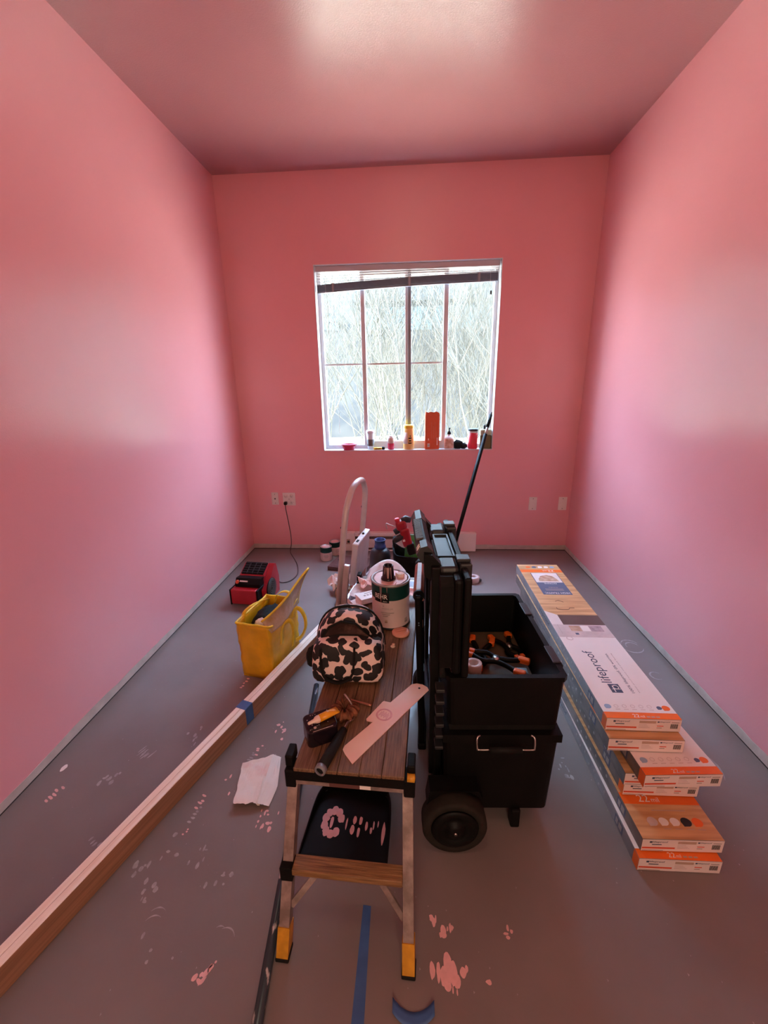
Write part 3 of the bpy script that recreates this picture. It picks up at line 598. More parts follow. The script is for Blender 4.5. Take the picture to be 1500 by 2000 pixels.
# ------------------------------------------------------------------ step platform
PL = Vector((-.169, .872, 0)); PRZ = -2.9
pf = thing('work_platform', 'long worn step platform with brown deck and yellow feet', 'step platform', PL, PRZ)
def pw(x, y, z=0): return Vector((PL.x + x * math.cos(R(PRZ)) - y * math.sin(R(PRZ)), PL.y + x * math.sin(R(PRZ)) + y * math.cos(R(PRZ)), z))
DT = .5; DL = 1.215; hx0 = -.153
nb = 5; bwid = .306 / nb
for k in range(nb):
    MB().box((hx0 + bwid * k + .0005, 0, DT - .012), (hx0 + bwid * (k + 1) - .0005, DL, DT), bev=.0018, seg=1).build('deck_plank', 'wood_deck', pf)
b = MB(); b.box((-.153, .002, DT - .044), (.153, .020, DT - .0125)); b.box((-.153, DL - .02, DT - .044), (.153, DL - .002, DT - .0125)); b.box((-.153, .02, DT - .044), (-.138, DL - .02, DT - .0125)); b.box((.138, .02, DT - .044), (.153, DL - .02, DT - .0125)); b.box((-.138, .02, DT - .020), (.138, DL - .02, DT - .0125)); b.build('deck_frame', 'black', pf)
b = MB(); b.box((-.150, .006, DT - .062), (.150, .022, DT - .0445)); b.build('end_bar', 'leg_alu', pf)
MB().box((-.055, .0045, DT - .060), (.03, .0058, DT - .047)).build('bar_label', 'dark_red_case', pf); MB().box((.03, .0045, DT - .060), (.06, .0058, DT - .047)).build('bar_label', 'white_ink', pf)
for end in (0, 1):
    yb0 = .028 if not end else DL - .028; yb1 = -.125 if not end else DL + .125
    for s in (-1, 1):
        top = Vector((s * .161, yb0, DT - .055)); bot = Vector((s * .171, yb1, .050))
        m = MB(); m.bar(top, bot, .028, .032, up=(0, 1, 0)); lg = m.build('leg', 'leg_alu', pf)
        e = (bot - top).normalized()
        m = MB(); m.bar(bot - e * .03, bot + e * .048, .033, .038, up=(0, 1, 0)); m.build('foot_cap', 'yellow_foot', lg)
        m = MB(); c = bot + e * .046; m.box((c.x - .019, c.y - .022, .0005), (c.x + .019, c.y + .022, .012), bev=.003); m.build('foot_pad', 'black_rough', lg)
        m = MB(); m.box((s * .154 - .004 if s > 0 else s * .154 - .027, yb0 - .025, DT - .075), (s * .154 + .027 if s > 0 else s * .154 + .004, yb0 + .022, DT - .015), bev=.004); m.box((s * .170 - .011, yb0 - .012, DT - .015), (s * .170 + .011, yb0 + .035, DT + .022), bev=.004); m.build('corner_bracket', 'black', lg)
    f = .56; ly = yb0 + (yb1 - yb0) * f; lz = DT - .055 + (.05 - DT + .055) * f
    sg = -1 if not end else 1
    MB().box((-.152, ly - .028 if sg < 0 else ly - .016, lz - .006), (.152, ly + .016 if sg < 0 else ly + .028, lz + .016), bev=.003).build('step_tread', 'wood_step', pf)
    MB().box((-.152, ly - .012, lz - .026), (.152, ly + .010, lz - .0065)).build('step_bar', 'leg_alu', pf)
    for s in (-1, 1):
        MB().bar((s * .085, ly, lz - .02), (s * .158, ly + (yb1 - yb0) * .26, lz - .105), .018, .006, up=(0, 1, 0)).build('brace', 'leg_alu', pf)
    MB().box((-.185, ly - .03, lz - .028), (-.150, ly + .012, lz + .020), bev=.003).build('step_bracket', 'black', pf)
m = MB(); m.lathe([(0, 0), (.011, 0), (.011, .02), (0, .022)], 12, (.160, .012, DT - .012), rot=Matrix.Rotation(R(90), 4, 'Y')); m.build('release_button', 'yellow_foot', pf)

# things lying on the deck
# cow print bag
cwz = DT + .0006
cw = thing('lunch_bag', 'black and cream cow print zip bag on the step platform', 'bag', (-.222, 1.315, cwz), 1.5)
def soft_box(lo, hi, bev, seg=4):
    q = MB(); q.box(lo, hi, bev=bev, seg=seg); return q
def hump(u, v):
    a = math.pi * u; x = .128 * math.cos(a); ex = 1.0
    x = -.128 * (abs(math.cos(a)) ** .8) * (1 if math.cos(a) > 0 else -1); z = .002 + .225 * (math.sin(a) ** .62 if math.sin(a) > 0 else 0)
    y = -.03 + .125 * v; pinch = 1 - .10 * abs(2 * v - 1) ** 3
    return Vector((x * pinch, y, z * (pinch - .02 * (v > .95))))
b = MB(); NX, NV = 24, 8; b.grid(NX, NV, hump); bmesh.ops.recalc_face_normals(b.bm, faces=b.bm.faces); bmesh.ops.holes_fill(b.bm, edges=[e for e in b.bm.edges if e.is_boundary], sides=0)
for f in b.bm.faces: f.smooth = True
b.build('bag_body', 'cow', cw)
b = MB(); q = bmesh.new(); bmesh.ops.create_cube(q, size=1); bmesh.ops.subdivide_edges(q, edges=list(q.edges), cuts=7, use_grid_fill=True)
for v in q.verts:
    x, y, z = v.co; k = 1.06 - .30 * abs(x * 2) ** 6 * 0 ; s_ = 1 - .06 * (z + .5) ** 2
    rr = (abs(2 * x) ** 6 + abs(2 * y) ** 6 + abs(2 * z) ** 6) ** (1 / 6)
    p = Vector((x, y, z)) / max(rr, .3) * max(abs(2 * x), abs(2 * y), abs(2 * z))
    v.co = Vector((p.x * .252 * s_, p.y * .10 - .058 + (.018 * (p.z + .5)), (p.z + .5) * .150 + .0005 + .008 * math.sin((p.x + .5) * 3.14)))
for f in q.faces: f.smooth = True
b._merge(q, Matrix.Identity(4), 0); b.build('front_pocket', 'cow', cw)
pth = smooth_path([(-.085, -.104, .150), (-.085, -.112, .10), (-.082, -.1135, .06), (-.065, -.1135, .034), (-.03, -.1135, .022), (.005, -.1135, .034), (.022, -.1135, .06), (.027, -.112, .10), (.030, -.104, .150)], 5)
b = MB(); b.tube(pth, .0095, 8, flat=.4); b.build('carry_strap', 'black_cloth', cw)
b = MB(); wp = [(-.088, .146), (-.062, .190), (-.020, .213), (.028, .204), (.086, .146), (.03, .158), (-.03, .159)]
b.prism([(x, z) for x, z in wp], .0, .004, m=Matrix(((1, 0, 0, 0), (0, 0, -1, -.0320), (0, 1, .0, 0), (0, 0, 0, 1)))); b.build('clear_window', 'window_mesh', cw)
pp = [(x * 1.04, -.0365, z) for x, z in wp]; pp.append(pp[0]); MB().tube(pp, .0042, 6, cap=False).build('zip', 'black_cloth', cw)
b = MB(); zp = [hump(k / 24, .5) + Vector((0, 0, .001)) for k in range(1, 24)]; b.tube([p * 1.0 + Vector((0, .012, .001)) for p in zp], .004, 6); b.build('zip', 'black_cloth', cw)
b = MB(); lump((-.140, .0, .045), .022, .03, .04, 5); b.build('side_strap', 'black_cloth', cw)

# gallon paint can
cn = thing('paint_can', 'large paint can with paint smeared lid on the step platform', 'paint can', (-.086, 1.640, DT + .0006), 0)
MB().lathe([(0, .001), (.080, .001), (.083, .004), (.083, .010), (.081, .012)], 40).build('bottom_rim', 'dark_grey', cn)
MB().lathe([(.0815, .012), (.0815, .140)], 40).build('label', 'can_label', cn); MB().lathe([(.0818, .140), (.0818, .200)], 40).build('green_band', 'green_can', cn)
MB().lathe([(.0818, .200), (.085, .204), (.085, .209), (.081, .212), (.076, .208), (.074, .203), (.068, .202), (.066, .206), (.060, .206), (.056, .202), (0, .202)], 40).build('can_lid', 'tin', cn)
b = MB(); pol = []
for k in range(26):
    a = 2 * math.pi * k / 26; r = .076 * (.93 + .10 * noise.noise(Vector((math.cos(a) * 2, math.sin(a) * 2, 3)))); pol.append((r * math.cos(a), r * math.sin(a)))
b.prism(pol, .2065, .2095); b.prism([(-.035, -.055), (.0, -.082), (.02, -.078), (.03, -.04), (-.02, -.03)], .2095, .2125); b.build('paint_smear', 'can_paint', cn)
b = MB(); b.prism([(.02, .02), (.045, .03), (.060, .015), (.055, .0), (.035, -.002)], .2095, .224); b.build('paint_clot', 'rag_pink', cn)
b = MB()
for a0, w, z in ((243, 8, .128), (262, 3.5, .178)):
    b.grid(4, 1, lambda u, v: Vector((.0826 * math.cos(R(a0 + w * (u - .5) * (.4 + .6 * v))), .0826 * math.sin(R(a0 + w * (u - .5) * (.4 + .6 * v))), z + (.206 - z) * v)))
bmesh.ops.solidify(b.bm, geom=list(b.bm.faces), thickness=.0008); b.build('paint_drip', 'can_paint', cn)
wrap('logo_panel', .0823, .130, .176, 219, 268, 'black_ink', cn)
def wtext(s, a_mid, r, z, w, h, mt, par, nm):
    o = text(nm, s, w, mt, par, (0, 0, 0), height=h); 
    for v in o.data.vertices:
        a = R(a_mid) + (v.co.x - w / 2) / r; v.co = Vector((r * math.cos(a), r * math.sin(a), z + v.co.y))
    return o
wtext('BEHR', 243, .0834, .147, .060, .021, 'white_ink', cn, 'lettering'); wtext('PREMIUM PLUS', 256, .0832, .134, .018, .005, 'white_ink', cn, 'lettering')
wtext('PREMIUM', 262, .0820, .098, .046, .008, 'grey_ink', cn, 'lettering')
for z, a, w in ((.112, 250, 4), (.082, 262, 40), (.074, 258, 24), (.066, 256, 16)): wrap('label_print', .0820, z, z + .004, a - w / 2, a + w / 2, 'grey_ink', cn)
wrap('label_badge', .0820, .036, .050, 254, 262, 'tan_ink', cn); wrap('label_badge', .0820, .026, .046, 318, 330, 'grey_ink', cn)
sp = MB(); sp.lathe([(0, 0), (.032, 0), (.031, .006), (.026, .010), (.022, .058), (.019, .062), (.017, .058), (.018, .03), (0, .028)], 16); 
sp_o = thing('pour_spout', 'black paint streaked pouring spout on the large paint can lid', 'spout', (-.094, 1.622, DT + .2140), 15)
sp.build('spout_cone', 'gloss_black', sp_o)
b = MB()
for a, w, z in ((255, 34, .012), (285, 12, .008), (225, 12, .03)):
    b.grid(3, 4, lambda u, v: Vector(((.0275 - .0045 * v) * math.cos(R(a + w * (u - .5) * (.3 + .7 * v))), (.0275 - .0045 * v) * math.sin(R(a + w * (u - .5) * (.3 + .7 * v))), z + (.058 - z) * v)))
bmesh.ops.solidify(b.bm, geom=list(b.bm.faces), thickness=.001); b.build('paint_drip', 'can_paint', sp_o)

# coral disc, putty, hex key, shield, tray, tube, scrunchie, roller
dz = DT + .0005
t = thing('coral_disc', 'round coral plastic cap lying on the step platform', 'cap', (-.041, 1.540, dz)); MB().lathe([(0, 0), (.035, 0), (.037, .003), (.037, .009), (.034, .011), (0, .011)], 28).build('cap_body', 'terracotta', t)
for dy in (-.007, .007): MB().box((-.022, dy - .002, .011), (.022, dy + .002, .0135), bev=.0008, rot=rotm(rz=20), piv=(0, 0, .012)).build('ridge', 'terracotta', t)
b = MB(); b.lathe([(0, 0), (.009, 0), (.010, .003), (.006, .006), (0, .007)], 12); b.lathe([(0, .003), (.006, .004), (.006, .008), (0, .010)], 10, (.002, .008, 0)); tag(b.build('putty_blob', 'shield', None, (-.070, 1.445, dz)), 'dried cream putty blob on the step platform', 'putty')
hp = smooth_path([(-.219, 1.112, DT + .006), (-.219, 1.126, DT + .006), (-.214, 1.139, DT + .006), (-.200, 1.139, DT + .006), (-.126, 1.116, DT + .006)], 6)
tag(MB().tube(hp, .0042, 6).build('hex_key', 'copper'), 'copper coloured bent hex key lying on the deck', 'hex key')
ks = [(-.185, .929), (-.160, .898), (.062, 1.200), (.058, 1.213), (.042, 1.226), (.022, 1.231), (.004, 1.226), (-.066, 1.136), (-.088, 1.142), (-.093, 1.136), (-.138, 1.062), (-.136, 1.055), (-.117, 1.050), (-.190, .958), (-.194, .945)]
sh = thing('paint_shield', 'cream and pink flat paint shield with notched handle on the deck', 'paint shield', (0, 0, DT + .0007)); MB().prism(ks, 0, .0022).build('blade', 'shield', sh)
MB().lathe([(0, .0022), (.004, .0022), (.004, .0026), (0, .0026)], 12, (.030, 1.207, 0)).build('hang_hole', 'black_ink', sh)
rg = MB().lathe([(.020, .0022), (.021, .0026), (.025, .0026), (.026, .0022)], 28, (-.083, 1.082, 0)).build('printed_badge', 'ring_ink', sh)
for k in range(7): MB().box((-.097 + .0045 * k, 1.070 + .004 * (k % 2), .0023), (-.0945 + .0045 * k, 1.094 - .005 * ((k + 1) % 2), .0027), rot=rotm(rz=-30), piv=(-.083, 1.082, 0)).build('printed_stroke', 'ring_ink', rg)
ty = thing('black_case', 'glossy black speckled case on the near end of the deck', 'case', (-.268, .998, dz), 27)
b = MB(); q = bmesh.new(); bmesh.ops.create_cube(q, size=1); bmesh.ops.scale(q, vec=(.092, .078, .052), verts=q.verts)
bmesh.ops.bevel(q, geom=[e for e in q.edges if abs((e.verts[0].co - e.verts[1].co).z) > .02], offset=.016, segments=5, affect='EDGES', profile=0.5); bmesh.ops.bevel(q, geom=[e for e in q.edges if e.verts[0].co.z > .02 and e.verts[1].co.z > .02], offset=.003, segments=2, affect='EDGES', profile=0.5)
b._merge(q, Matrix.Translation((0, 0, .026)), 0); b.build('case_body', 'gloss_black', ty)
MB().box((-.030, -.0365, .0500), (.030, -.0345, .0530), bev=.0006).build('chrome_strip', 'steel', ty)
b = MB(); g3 = random.Random(4)
for k in range(26):
    x, y = g3.uniform(-.038, .038), g3.uniform(-.028, .034); r = g3.uniform(.0006, .0018) if k else .005; b.lathe([(0, 0), (r, 0), (r * .6, .0006), (0, .0006)], 7, (x, y, .0521))
o = b.build('paint_speckles', 'photo_grey', ty); o['kind'] = 'stuff'
tu = thing('glue_tube', 'small yellow squeeze tube lying on the black case', 'tube', (-.268, .992, DT + .0645), 38)
RY = Matrix.Rotation(R(90), 4, 'X')
b = MB(); n = 14; rr = []
for j, (yy, a, c) in enumerate(((0, .0110, .0110), (.03, .0118, .0108), (.05, .0130, .006), (.062, .0140, .0012))):
    rr.append([b.bm.verts.new((a * math.cos(2 * math.pi * k / n), yy, c * math.sin(2 * math.pi * k / n))) for k in range(n)])
for a, c in zip(rr, rr[1:]):
    for k in range(n): f = b.bm.faces.new((a[k], a[(k + 1) % n], c[(k + 1) % n], c[k])); f.smooth = True
b.bm.faces.new(rr[0]); b.bm.faces.new(rr[-1]); b.build('tube_body', 'tube_yellow', tu, rz=0).rotation_euler.z = R(-90)
MB().lathe([(.0105, 0), (.0115, .004), (.0095, .012), (.006, .016), (.0045, .034), (.003, .036), (0, .036)], 14, rot=Matrix.Rotation(R(-90), 4, 'Y')).build('nozzle', 'tube_tip', tu)
text('lettering', '6', .006, 'tube_tip', tu, (.025, -.003, .0119), (0, 0, R(0)))
# scrunchie: fluted ring
def scr(u, v):
    a = 2 * math.pi * u; bb = 2 * math.pi * v; r = .015 * (1 + .32 * math.sin(11 * a + 1.3 * math.sin(3 * a)) + .18 * math.sin(17 * a))
    return Vector(((.026 + r * math.cos(bb)) * math.cos(a), (.026 + r * math.cos(bb)) * math.sin(a), .017 + r * .9 * math.sin(bb)))
o = MB().grid(72, 10, scr).build('hair_scrunchie', 'scrunchie', None, (-.208, 1.078, DT + .003)); tag(o, 'brown velvet scrunchie lying beside the black case', 'scrunchie')
rl = thing('roller_frame', 'black handled paint roller frame on the near deck edge', 'roller frame', (0, 0, 0))
A = Vector((-.241, .862, DT + .0165)); B_ = Vector((-.199, 1.003, DT + .0165))
b = MB(); b.tube([A.lerp(B_, .03), A.lerp(B_, .3), A.lerp(B_, .75), B_], [.0150, .0150, .0140, .0110], 16); b.build('handle', 'black_rough', rl)
dirv = (B_ - A).normalized(); rot = Vector((0, 0, 1)).rotation_difference(dirv).to_matrix().to_4x4()
MB().lathe([(.0105, -.004), (.0155, -.004), (.0160, 0), (.0160, .010), (.0105, .010), (.0105, -.004)], 20, A, rot=rot).build('ferrule', 'grey_frame', rl); MB().lathe([(0, .0), (.0105, .0), (.0105, .003), (0, .003)], 18, A, rot=rot).build('hollow_socket', 'black_ink', rl)
MB().tube(smooth_path([B_, B_ + Vector((.008, .028, 0)), (-.176, 1.052, DT + .012), (-.178, 1.066, DT + .013), (-.1865, 1.086, DT + .036), (-.212, 1.112, DT + .052)], 6), .0030, 8).build('wire', 'steel', rl)

# papers and rags on the far half of the deck
def crumple(nm, mt, label, cat, c, sx, sy, amp, seed, rz=0, fold=0.0, th=.0008, base=.004, n=16, par=None):
    def fn(u, v):
        x, y = (u - .5) * sx, (v - .5) * sy; p = Vector((x * 18, y * 18, seed)); e = noise.noise(p) + .5 * noise.noise(p * 2.3)
        ed = 1 + .12 * noise.noise(Vector((u * 4, v * 4, seed + 9)))
        return Vector((x * ed, y * ed, base + amp * (1.0 + e) * .5 + fold * max(0, u - .6) ** 1.5))
    o = MB().grid(n, n, fn, smooth=False, thick=th).build(nm, mt, None, c, rz); return tag(o, label, cat)
crumple('paint_rag', 'rag_pink', 'pink stained crumpled rag between the ladder and the paint can', 'rag', (-.185, 1.955, DT), .16, .13, .085, 3.3, 20)
crumple('paint_rag', 'rag_pink', 'small coral stained rag at the deck edge beyond the paint can', 'rag', (.005, 1.845, DT), .070, .075, .045, 8.1, 10)
crumple('paper_sheet', 'paper_white', 'loose white paper sheet on the deck beside the open carton', 'paper', (-.245, 1.900, DT), .10, .14, .010, 5.5, -12)
t = thing('small_carton', 'small opened white carton lying on the deck beside the paint can', 'carton', (-.205, 1.805, DT + .0125), 32)
b = MB(); b.box((-.05, -.035, 0), (.05, .035, .026), bev=.0008); b.build('carton_body', 'carton_white', t); b = MB(); b.prism([(-.050, -.034), (-.095, -.030), (-.098, .028), (-.050, .034)], .0, .001); b.box((-.095, -.03, .001), (-.094, .028, .022)); b.build('open_flap', 'carton_end', t)
for k in range(3): MB().box((-.022 + .016 * k, -.008, .0261), (-.012 + .016 * k, .004, .0264)).build('printed_mark', 'grey_ink', t)
MB().box((-.01, .014, .0261), (.03, .020, .0264)).build('printed_mark', 'grey_ink', t)
# plastic clamshell behind the can
t = thing('clear_package', 'clear plastic package at the far deck edge behind the paint can', 'package', (-.005, 1.955, DT + .0006), -6)
b = MB(); b.box((-.038, -.055, 0), (.038, .055, .022), bev=.010); b.build('shell', 'clear', t); MB().box((-.022, -.03, .0222), (.022, .03, .0230), bev=.0003).build('insert', 'blue_dot', t)
# white curved sheet behind the can
o = MB().grid(18, 8, lambda u, v: Vector((.20 * (u - .5), .03 + .10 * v - .05 * (2 * u - 1) ** 2, .001 + .075 * math.sin(math.pi * (.15 + .7 * u)) * (.35 + .65 * v))), thick=.0008).build('paper_plate', 'paper_white', None, (-.135, 2.065 - .05, DT + .0005), -8); tag(o, 'curled white paper sheet at the far deck end behind the can', 'paper')

# ------------------------------------------------------------------ stuff under and beside the platform
dp = thing('dustpan', 'black dustpan with pink paint smears on the floor under the step platform', 'dustpan', pw(-.058, .205), -4)
b = MB(); b.prism([(-.150, -.14), (.150, -.14), (.142, .06), (.128, .125), (.105, .145), (-.105, .145), (-.128, .125), (-.142, .06)], .001, .005); b.build('pan', 'black', dp)
rim = smooth_path([(-.150, -.14, .010), (-.143, .06, .030), (-.128, .125, .036), (-.105, .147, .038), (0, .149, .038), (.105, .147, .038), (.128, .125, .036), (.143, .06, .030), (.150, -.14, .010)], 5)
b = MB(); b.grid(len(rim) - 1, 1, lambda u, v: Vector((rim[int(round(u * (len(rim) - 1)))].x, rim[int(round(u * (len(rim) - 1)))].y, .003 + (rim[int(round(u * (len(rim) - 1)))].z - .003) * v)), thick=.004); b.build('raised_rim', 'black', dp)
b = MB(); b.tube([(0, .146, .028), (0, .19, .030), (0, .30, .034)], [.016, .013, .012], 10); b.build('handle', 'black', dp)
b = MB()
_bz = [0]
def blob(cx, cy, rx, ry, seed, z0, z1, n=14):
    _bz[0] = (_bz[0] + 1) % 9; z1 = z1 + .00012 * _bz[0]
    b.prism([((cx + rx * (1 + .3 * noise.noise(Vector((math.cos(2 * math.pi * k / n) * 1.5, math.sin(2 * math.pi * k / n) * 1.5, seed)))) * math.cos(2 * math.pi * k / n)), cy + ry * (1 + .3 * noise.noise(Vector((math.cos(2 * math.pi * k / n) * 1.5, math.sin(2 * math.pi * k / n) * 1.5, seed + 4)))) * math.sin(2 * math.pi * k / n)) for k in range(n)], z0, z1)
for k in range(9):
    a = R(20 + 36 * k); blob(-.062 + .030 * math.cos(a), .020 + .042 * math.sin(a), .013, .016, k, .005, .0058)
blob(-.066, .02, .006, .022, 3, .005, .0057)
for x, y, rx, ry in ((-.012, .02, .003, .02), (.015, .035, .007, .014), (.012, .0, .008, .016), (.037, .036, .006, .016), (.035, -.005, .005, .018), (.060, .018, .005, .016), (.078, .005, .004, .012), (.085, .025, .003, .015), (.10, .03, .002, .012), (.122, .0, .006, .035)): blob(x, y, rx, ry, x * 90, .005, .0058)
b.build('paint_smear', 'splat', dp)
# paint flecked pole on the floor
a0 = Vector((-.352, .38, .0145)); a1 = Vector((-.487, 1.80, .0145))
fp = thing('extension_pole', 'dark paint flecked pole lying on the floor beside the step platform', 'pole', (a0.x, a0.y, 0)); fp.rotation_euler = (0, 0, math.atan2(-(a1 - a0).x, (a1 - a0).y))
L_ = (a1 - a0).length; MB().tube([(0, 0, .0145), (0, L_, .0145)], .0140, 14).build('shaft', 'teal_pole', fp); MB().tube([(0, L_ * .62, .0146), (0, L_ * .66, .0146)], .0155, 14).build('collar', 'black', fp)
tag(MB().prism([(-.148, .40), (-.110, .40), (-.118, .86), (-.142, .862)], .0004, .0010).build('floor_tape', 'blue_tape'), 'long strip of blue tape stuck to the floor by the platform feet', 'tape')
o = MB().grid(12, 3, lambda u, v: Vector((-.045 + .105 * u, .615 + .028 * v + .02 * abs(2 * u - 1) ** 2, .0012 + .010 * abs(2 * u - 1) ** 3 + .003 * noise.noise(Vector((u * 6, v * 3, 2))) ** 2)), thick=.0006).build('tape_scrap', 'blue_tape'); tag(o, 'crumpled scrap of blue tape on the bare floor', 'tape')
# napkin
def nap(u, v):
    c = (Vector((-.657, 1.142, 0)) * (1 - u) + Vector((-.561, 1.148, 0)) * u) * (1 - v) + (Vector((-.695, 1.326, 0)) * (1 - u) + Vector((-.575, 1.372, 0)) * u) * v
    n = noise.noise(Vector((u * 5, v * 5, 2))); return c + Vector((.006 * n, .006 * n, .004 + .012 * (1 + n) * .5 + .012 * (1 - v) * (u < .9)))
nk = thing('paper_towel', 'paint stained paper towel lying on the floor beside the boards', 'paper towel', (0, 0, 0)); MB().grid(14, 14, nap, smooth=False, thick=.0008).build('sheet', 'paper_stain', nk)
MB().grid(8, 10, lambda u, v: Vector((-.570 + .055 * u * (1 - abs(v - .35) * .6) - .008 * v, 1.150 + .215 * v, .018 - .012 * u + .004 * noise.noise(Vector((u * 5, v * 6, 7))))), smooth=False, thick=.0008).build('folded_corner', 'paper_white', nk)

# ------------------------------------------------------------------ folded step ladder
ld = thing('step_ladder', 'white folded step ladder with hoop handle leaning against the step platform', 'ladder', (-.402, 2.24, .003)); ld.rotation_euler = (0, R(6.7), R(-9))
hp = [(0, -.20, .01), (0, -.20, .80), (.0, -.185, .90), (0, -.12, .975), (0, -.05, 1.0), (0, .05, 1.0), (0, .12, .975), (0, .185, .90), (0, .20, .80), (0, .20, .01)]
MB().tube([hp[0]] + smooth_path(hp[1:-1], 5) + [hp[-1]], .0165, 12).build('hoop_rail', 'aluminium', ld)
for s in (-1, 1):
    MB().box((.016, s * .205 - .012, .012), (.046, s * .205 + .012, .60), bev=.003).build('rear_rail', 'aluminium', ld)
    b = MB(); b.box((-.018, s * .20 - .018, 0), (.018, s * .20 + .018, .03), bev=.004); b.build('rubber_foot', 'black_rough', ld); b = MB(); b.box((.014, s * .205 - .016, 0), (.048, s * .205 + .016, .03), bev=.004); b.build('rubber_foot', 'black_rough', ld)
    for z in (.25, .45, .62, .80):
        MB().lathe([(0, 0), (.006, 0), (.005, .003), (0, .003)], 8, (-.0165, s * .20, z), rot=Matrix.Rotation(R(-90), 4, 'Y')).build('rivet', 'dark_grey', ld)
MB().box((.018, -.085, .42), (.052, .186, .672), bev=.006).build('top_platform', 'aluminium', ld)
MB().box((.022, -.075, .6722), (.048, .03, .6730)).build('warning_label', 'paper_white', ld); MB().box((.028, -.055, .6731), (.042, -.015, .6735)).build('warning_print', 'black_ink', ld); MB().lathe([(0, .6725), (.007, .6725), (.006, .680), (0, .680)], 12, (.035, .085, 0)).build('lock_button', 'black', ld)
for z in (.12, .27):
    b = MB(); b.box((.016, -.185, z), (.034, .185, z + .09), bev=.003); tr = b.build('step_tread', 'silver_paint', ld)
    for k in range(3): MB().box((.034, -.18, z + .015 + .028 * k), (.037, .18, z + .023 + .028 * k)).build('tread_rib', 'blue_dot', tr)
MB().bar((.052, -.17, .42), (.052, .1, .30), .012, .004).build('brace', 'aluminium', ld)
# litter by the ladder foot
crumple('brown_bag', 'brown_paper', 'crumpled brown paper bag on the floor beside the ladder foot', 'paper bag', (-.455, 2.71, 0), .17, .16, .16, 12.2, 10, base=.003)
crumple('paper_rag', 'paper_stain', 'pink stained white paper on the floor behind the ladder foot', 'paper', (-.53, 2.90, 0), .17, .15, .15, 21.7, 30, base=.003)
t = thing('dark_red_case', 'flat dark red case lying on the floor behind the ladder', 'case', (-.51, 3.33, .0006), -14); MB().box((-.17, -.13, 0), (.17, .13, .035), bev=.005).build('case_body', 'dark_red_case', t); MB().box((-.15, -.11, .035), (.15, .11, .038), bev=.002).build('raised_panel', 'dark_red_case', t)
hd_ = MB().tube(smooth_path([(-.05, 0, 0), (-.05, .10, .0), (-.02, .13, 0), (.02, .13, 0), (.05, .10, 0), (.05, 0, 0)], 5), .009, 8).build('cream_hoop', 'aluminium', None, (-.325, 3.10, .0095), -22); tag(hd_, 'cream metal hoop lying on the floor between ladder and heater', 'hoop')

# ------------------------------------------------------------------ tool bag behind the platform
tb = thing('tool_bag', 'open black tool bag standing on the floor beyond the step platform', 'tool bag', (.03, 2.86, 0), 6)
def tbag(u, v):
    a = 2 * math.pi * u; x = .155 * abs(math.cos(a)) ** .5 * (1 if math.cos(a) > 0 else -1); y = .11 * abs(math.sin(a)) ** .5 * (1 if math.sin(a) > 0 else -1)
    return Vector((x + .006 * noise.noise(Vector((x * 12, y * 12, v * 4))), y, .002 + v * (.31 + .05 * math.cos(a - math.pi) + .012 * math.sin(3 * a))))
b = MB(); b.grid(40, 8, tbag); bmesh.ops.remove_doubles(b.bm, verts=b.bm.verts, dist=.0005); bmesh.ops.solidify(b.bm, geom=list(b.bm.faces), thickness=.006); b.build('bag_body', 'black_cloth', tb); MB().box((-.14, -.10, .002), (.14, .10, .012)).build('bag_base', 'black_cloth', tb)
top = [tbag(k / 40, 1.0) for k in range(41)]; MB().tube(top, .007, 6, cap=False).build('hem', 'black_cloth', tb)
MB().tube(smooth_path([(-.15, -.03, .38), (-.155, -.01, .43), (-.14, .03, .44), (-.13, .05, .40)], 5), .009, 8).build('carry_loop', 'black_cloth', tb)
o = MB().box((-.052, -.003, 0), (.052, .003, .30), bev=.0025).build('green_card', 'green_sheet', None, (-.005, 2.845, .160), -8); o.rotation_euler = (R(-6), R(4), R(-8)); tag(o, 'green plastic sheet standing up in the black tool bag', 'sheet')
dr = thing('cordless_tool', 'red and black cordless tool sticking out of the tool bag', 'power tool', (-.012, 2.78, .375), 0); dr.rotation_euler = (0, R(-14), R(10))
MB().box((-.030, -.032, .035), (.036, .032, .175), bev=.016, seg=3).build('body', 'red', dr); MB().box((-.012, -.038, -.03), (.045, .038, .055), bev=.012, seg=3).build('grip', 'black_rough', dr)
MB().tube([(-.085, -.012, .10), (-.055, -.012, .112), (-.015, -.010, .122)], [.017, .023, .022], 14).build('front_handle', 'dark_grey', dr)
MB().tube([(-.065, .012, .155), (-.03, .01, .165), (.0, .01, .165)], [.020, .024, .022], 14).build('chuck', 'dark_grey', dr); MB().box((-.045, -.03, .165), (.03, .03, .235), bev=.018, seg=3).build('motor_housing', 'red', dr)
MB().tube([(.005, 0, .225), (.035, 0, .232), (.065, 0, .215)], [.022, .026, .020], 12).build('rear_cap', 'dark_grey', dr); MB().lathe([(0, 0), (.018, 0), (.018, .022), (.012, .026), (0, .026)], 14, (-.025, -.005, .232)).build('dial', 'red_bright', dr)
MB().box((-.026, -.0335, .085), (-.010, -.0322, .100)).build('badge', 'white_ink', dr)
MB().tube(smooth_path([(-.05, 0, .20), (-.085, 0, .225), (-.105, .0, .240), (-.108, -.005, .20)], 4), .0035, 6).build('hook', 'steel', dr)
jg = thing('blue_capped_jug', 'dark jug with a blue collar beside the tool bag', 'jug', (-.228, 2.93, 0)); MB().lathe([(0, .002), (.075, .002), (.08, .01), (.08, .27), (.07, .31), (.045, .33), (0, .33)], 28).build('jug_body', 'dark_grey', jg); MB().lathe([(.040, .3305), (.044, .34), (.042, .352), (.038, .356), (.040, .395), (.043, .398), (.037, .398), (.033, .345), (0, .342)], 28).build('blue_collar', 'blue', jg)

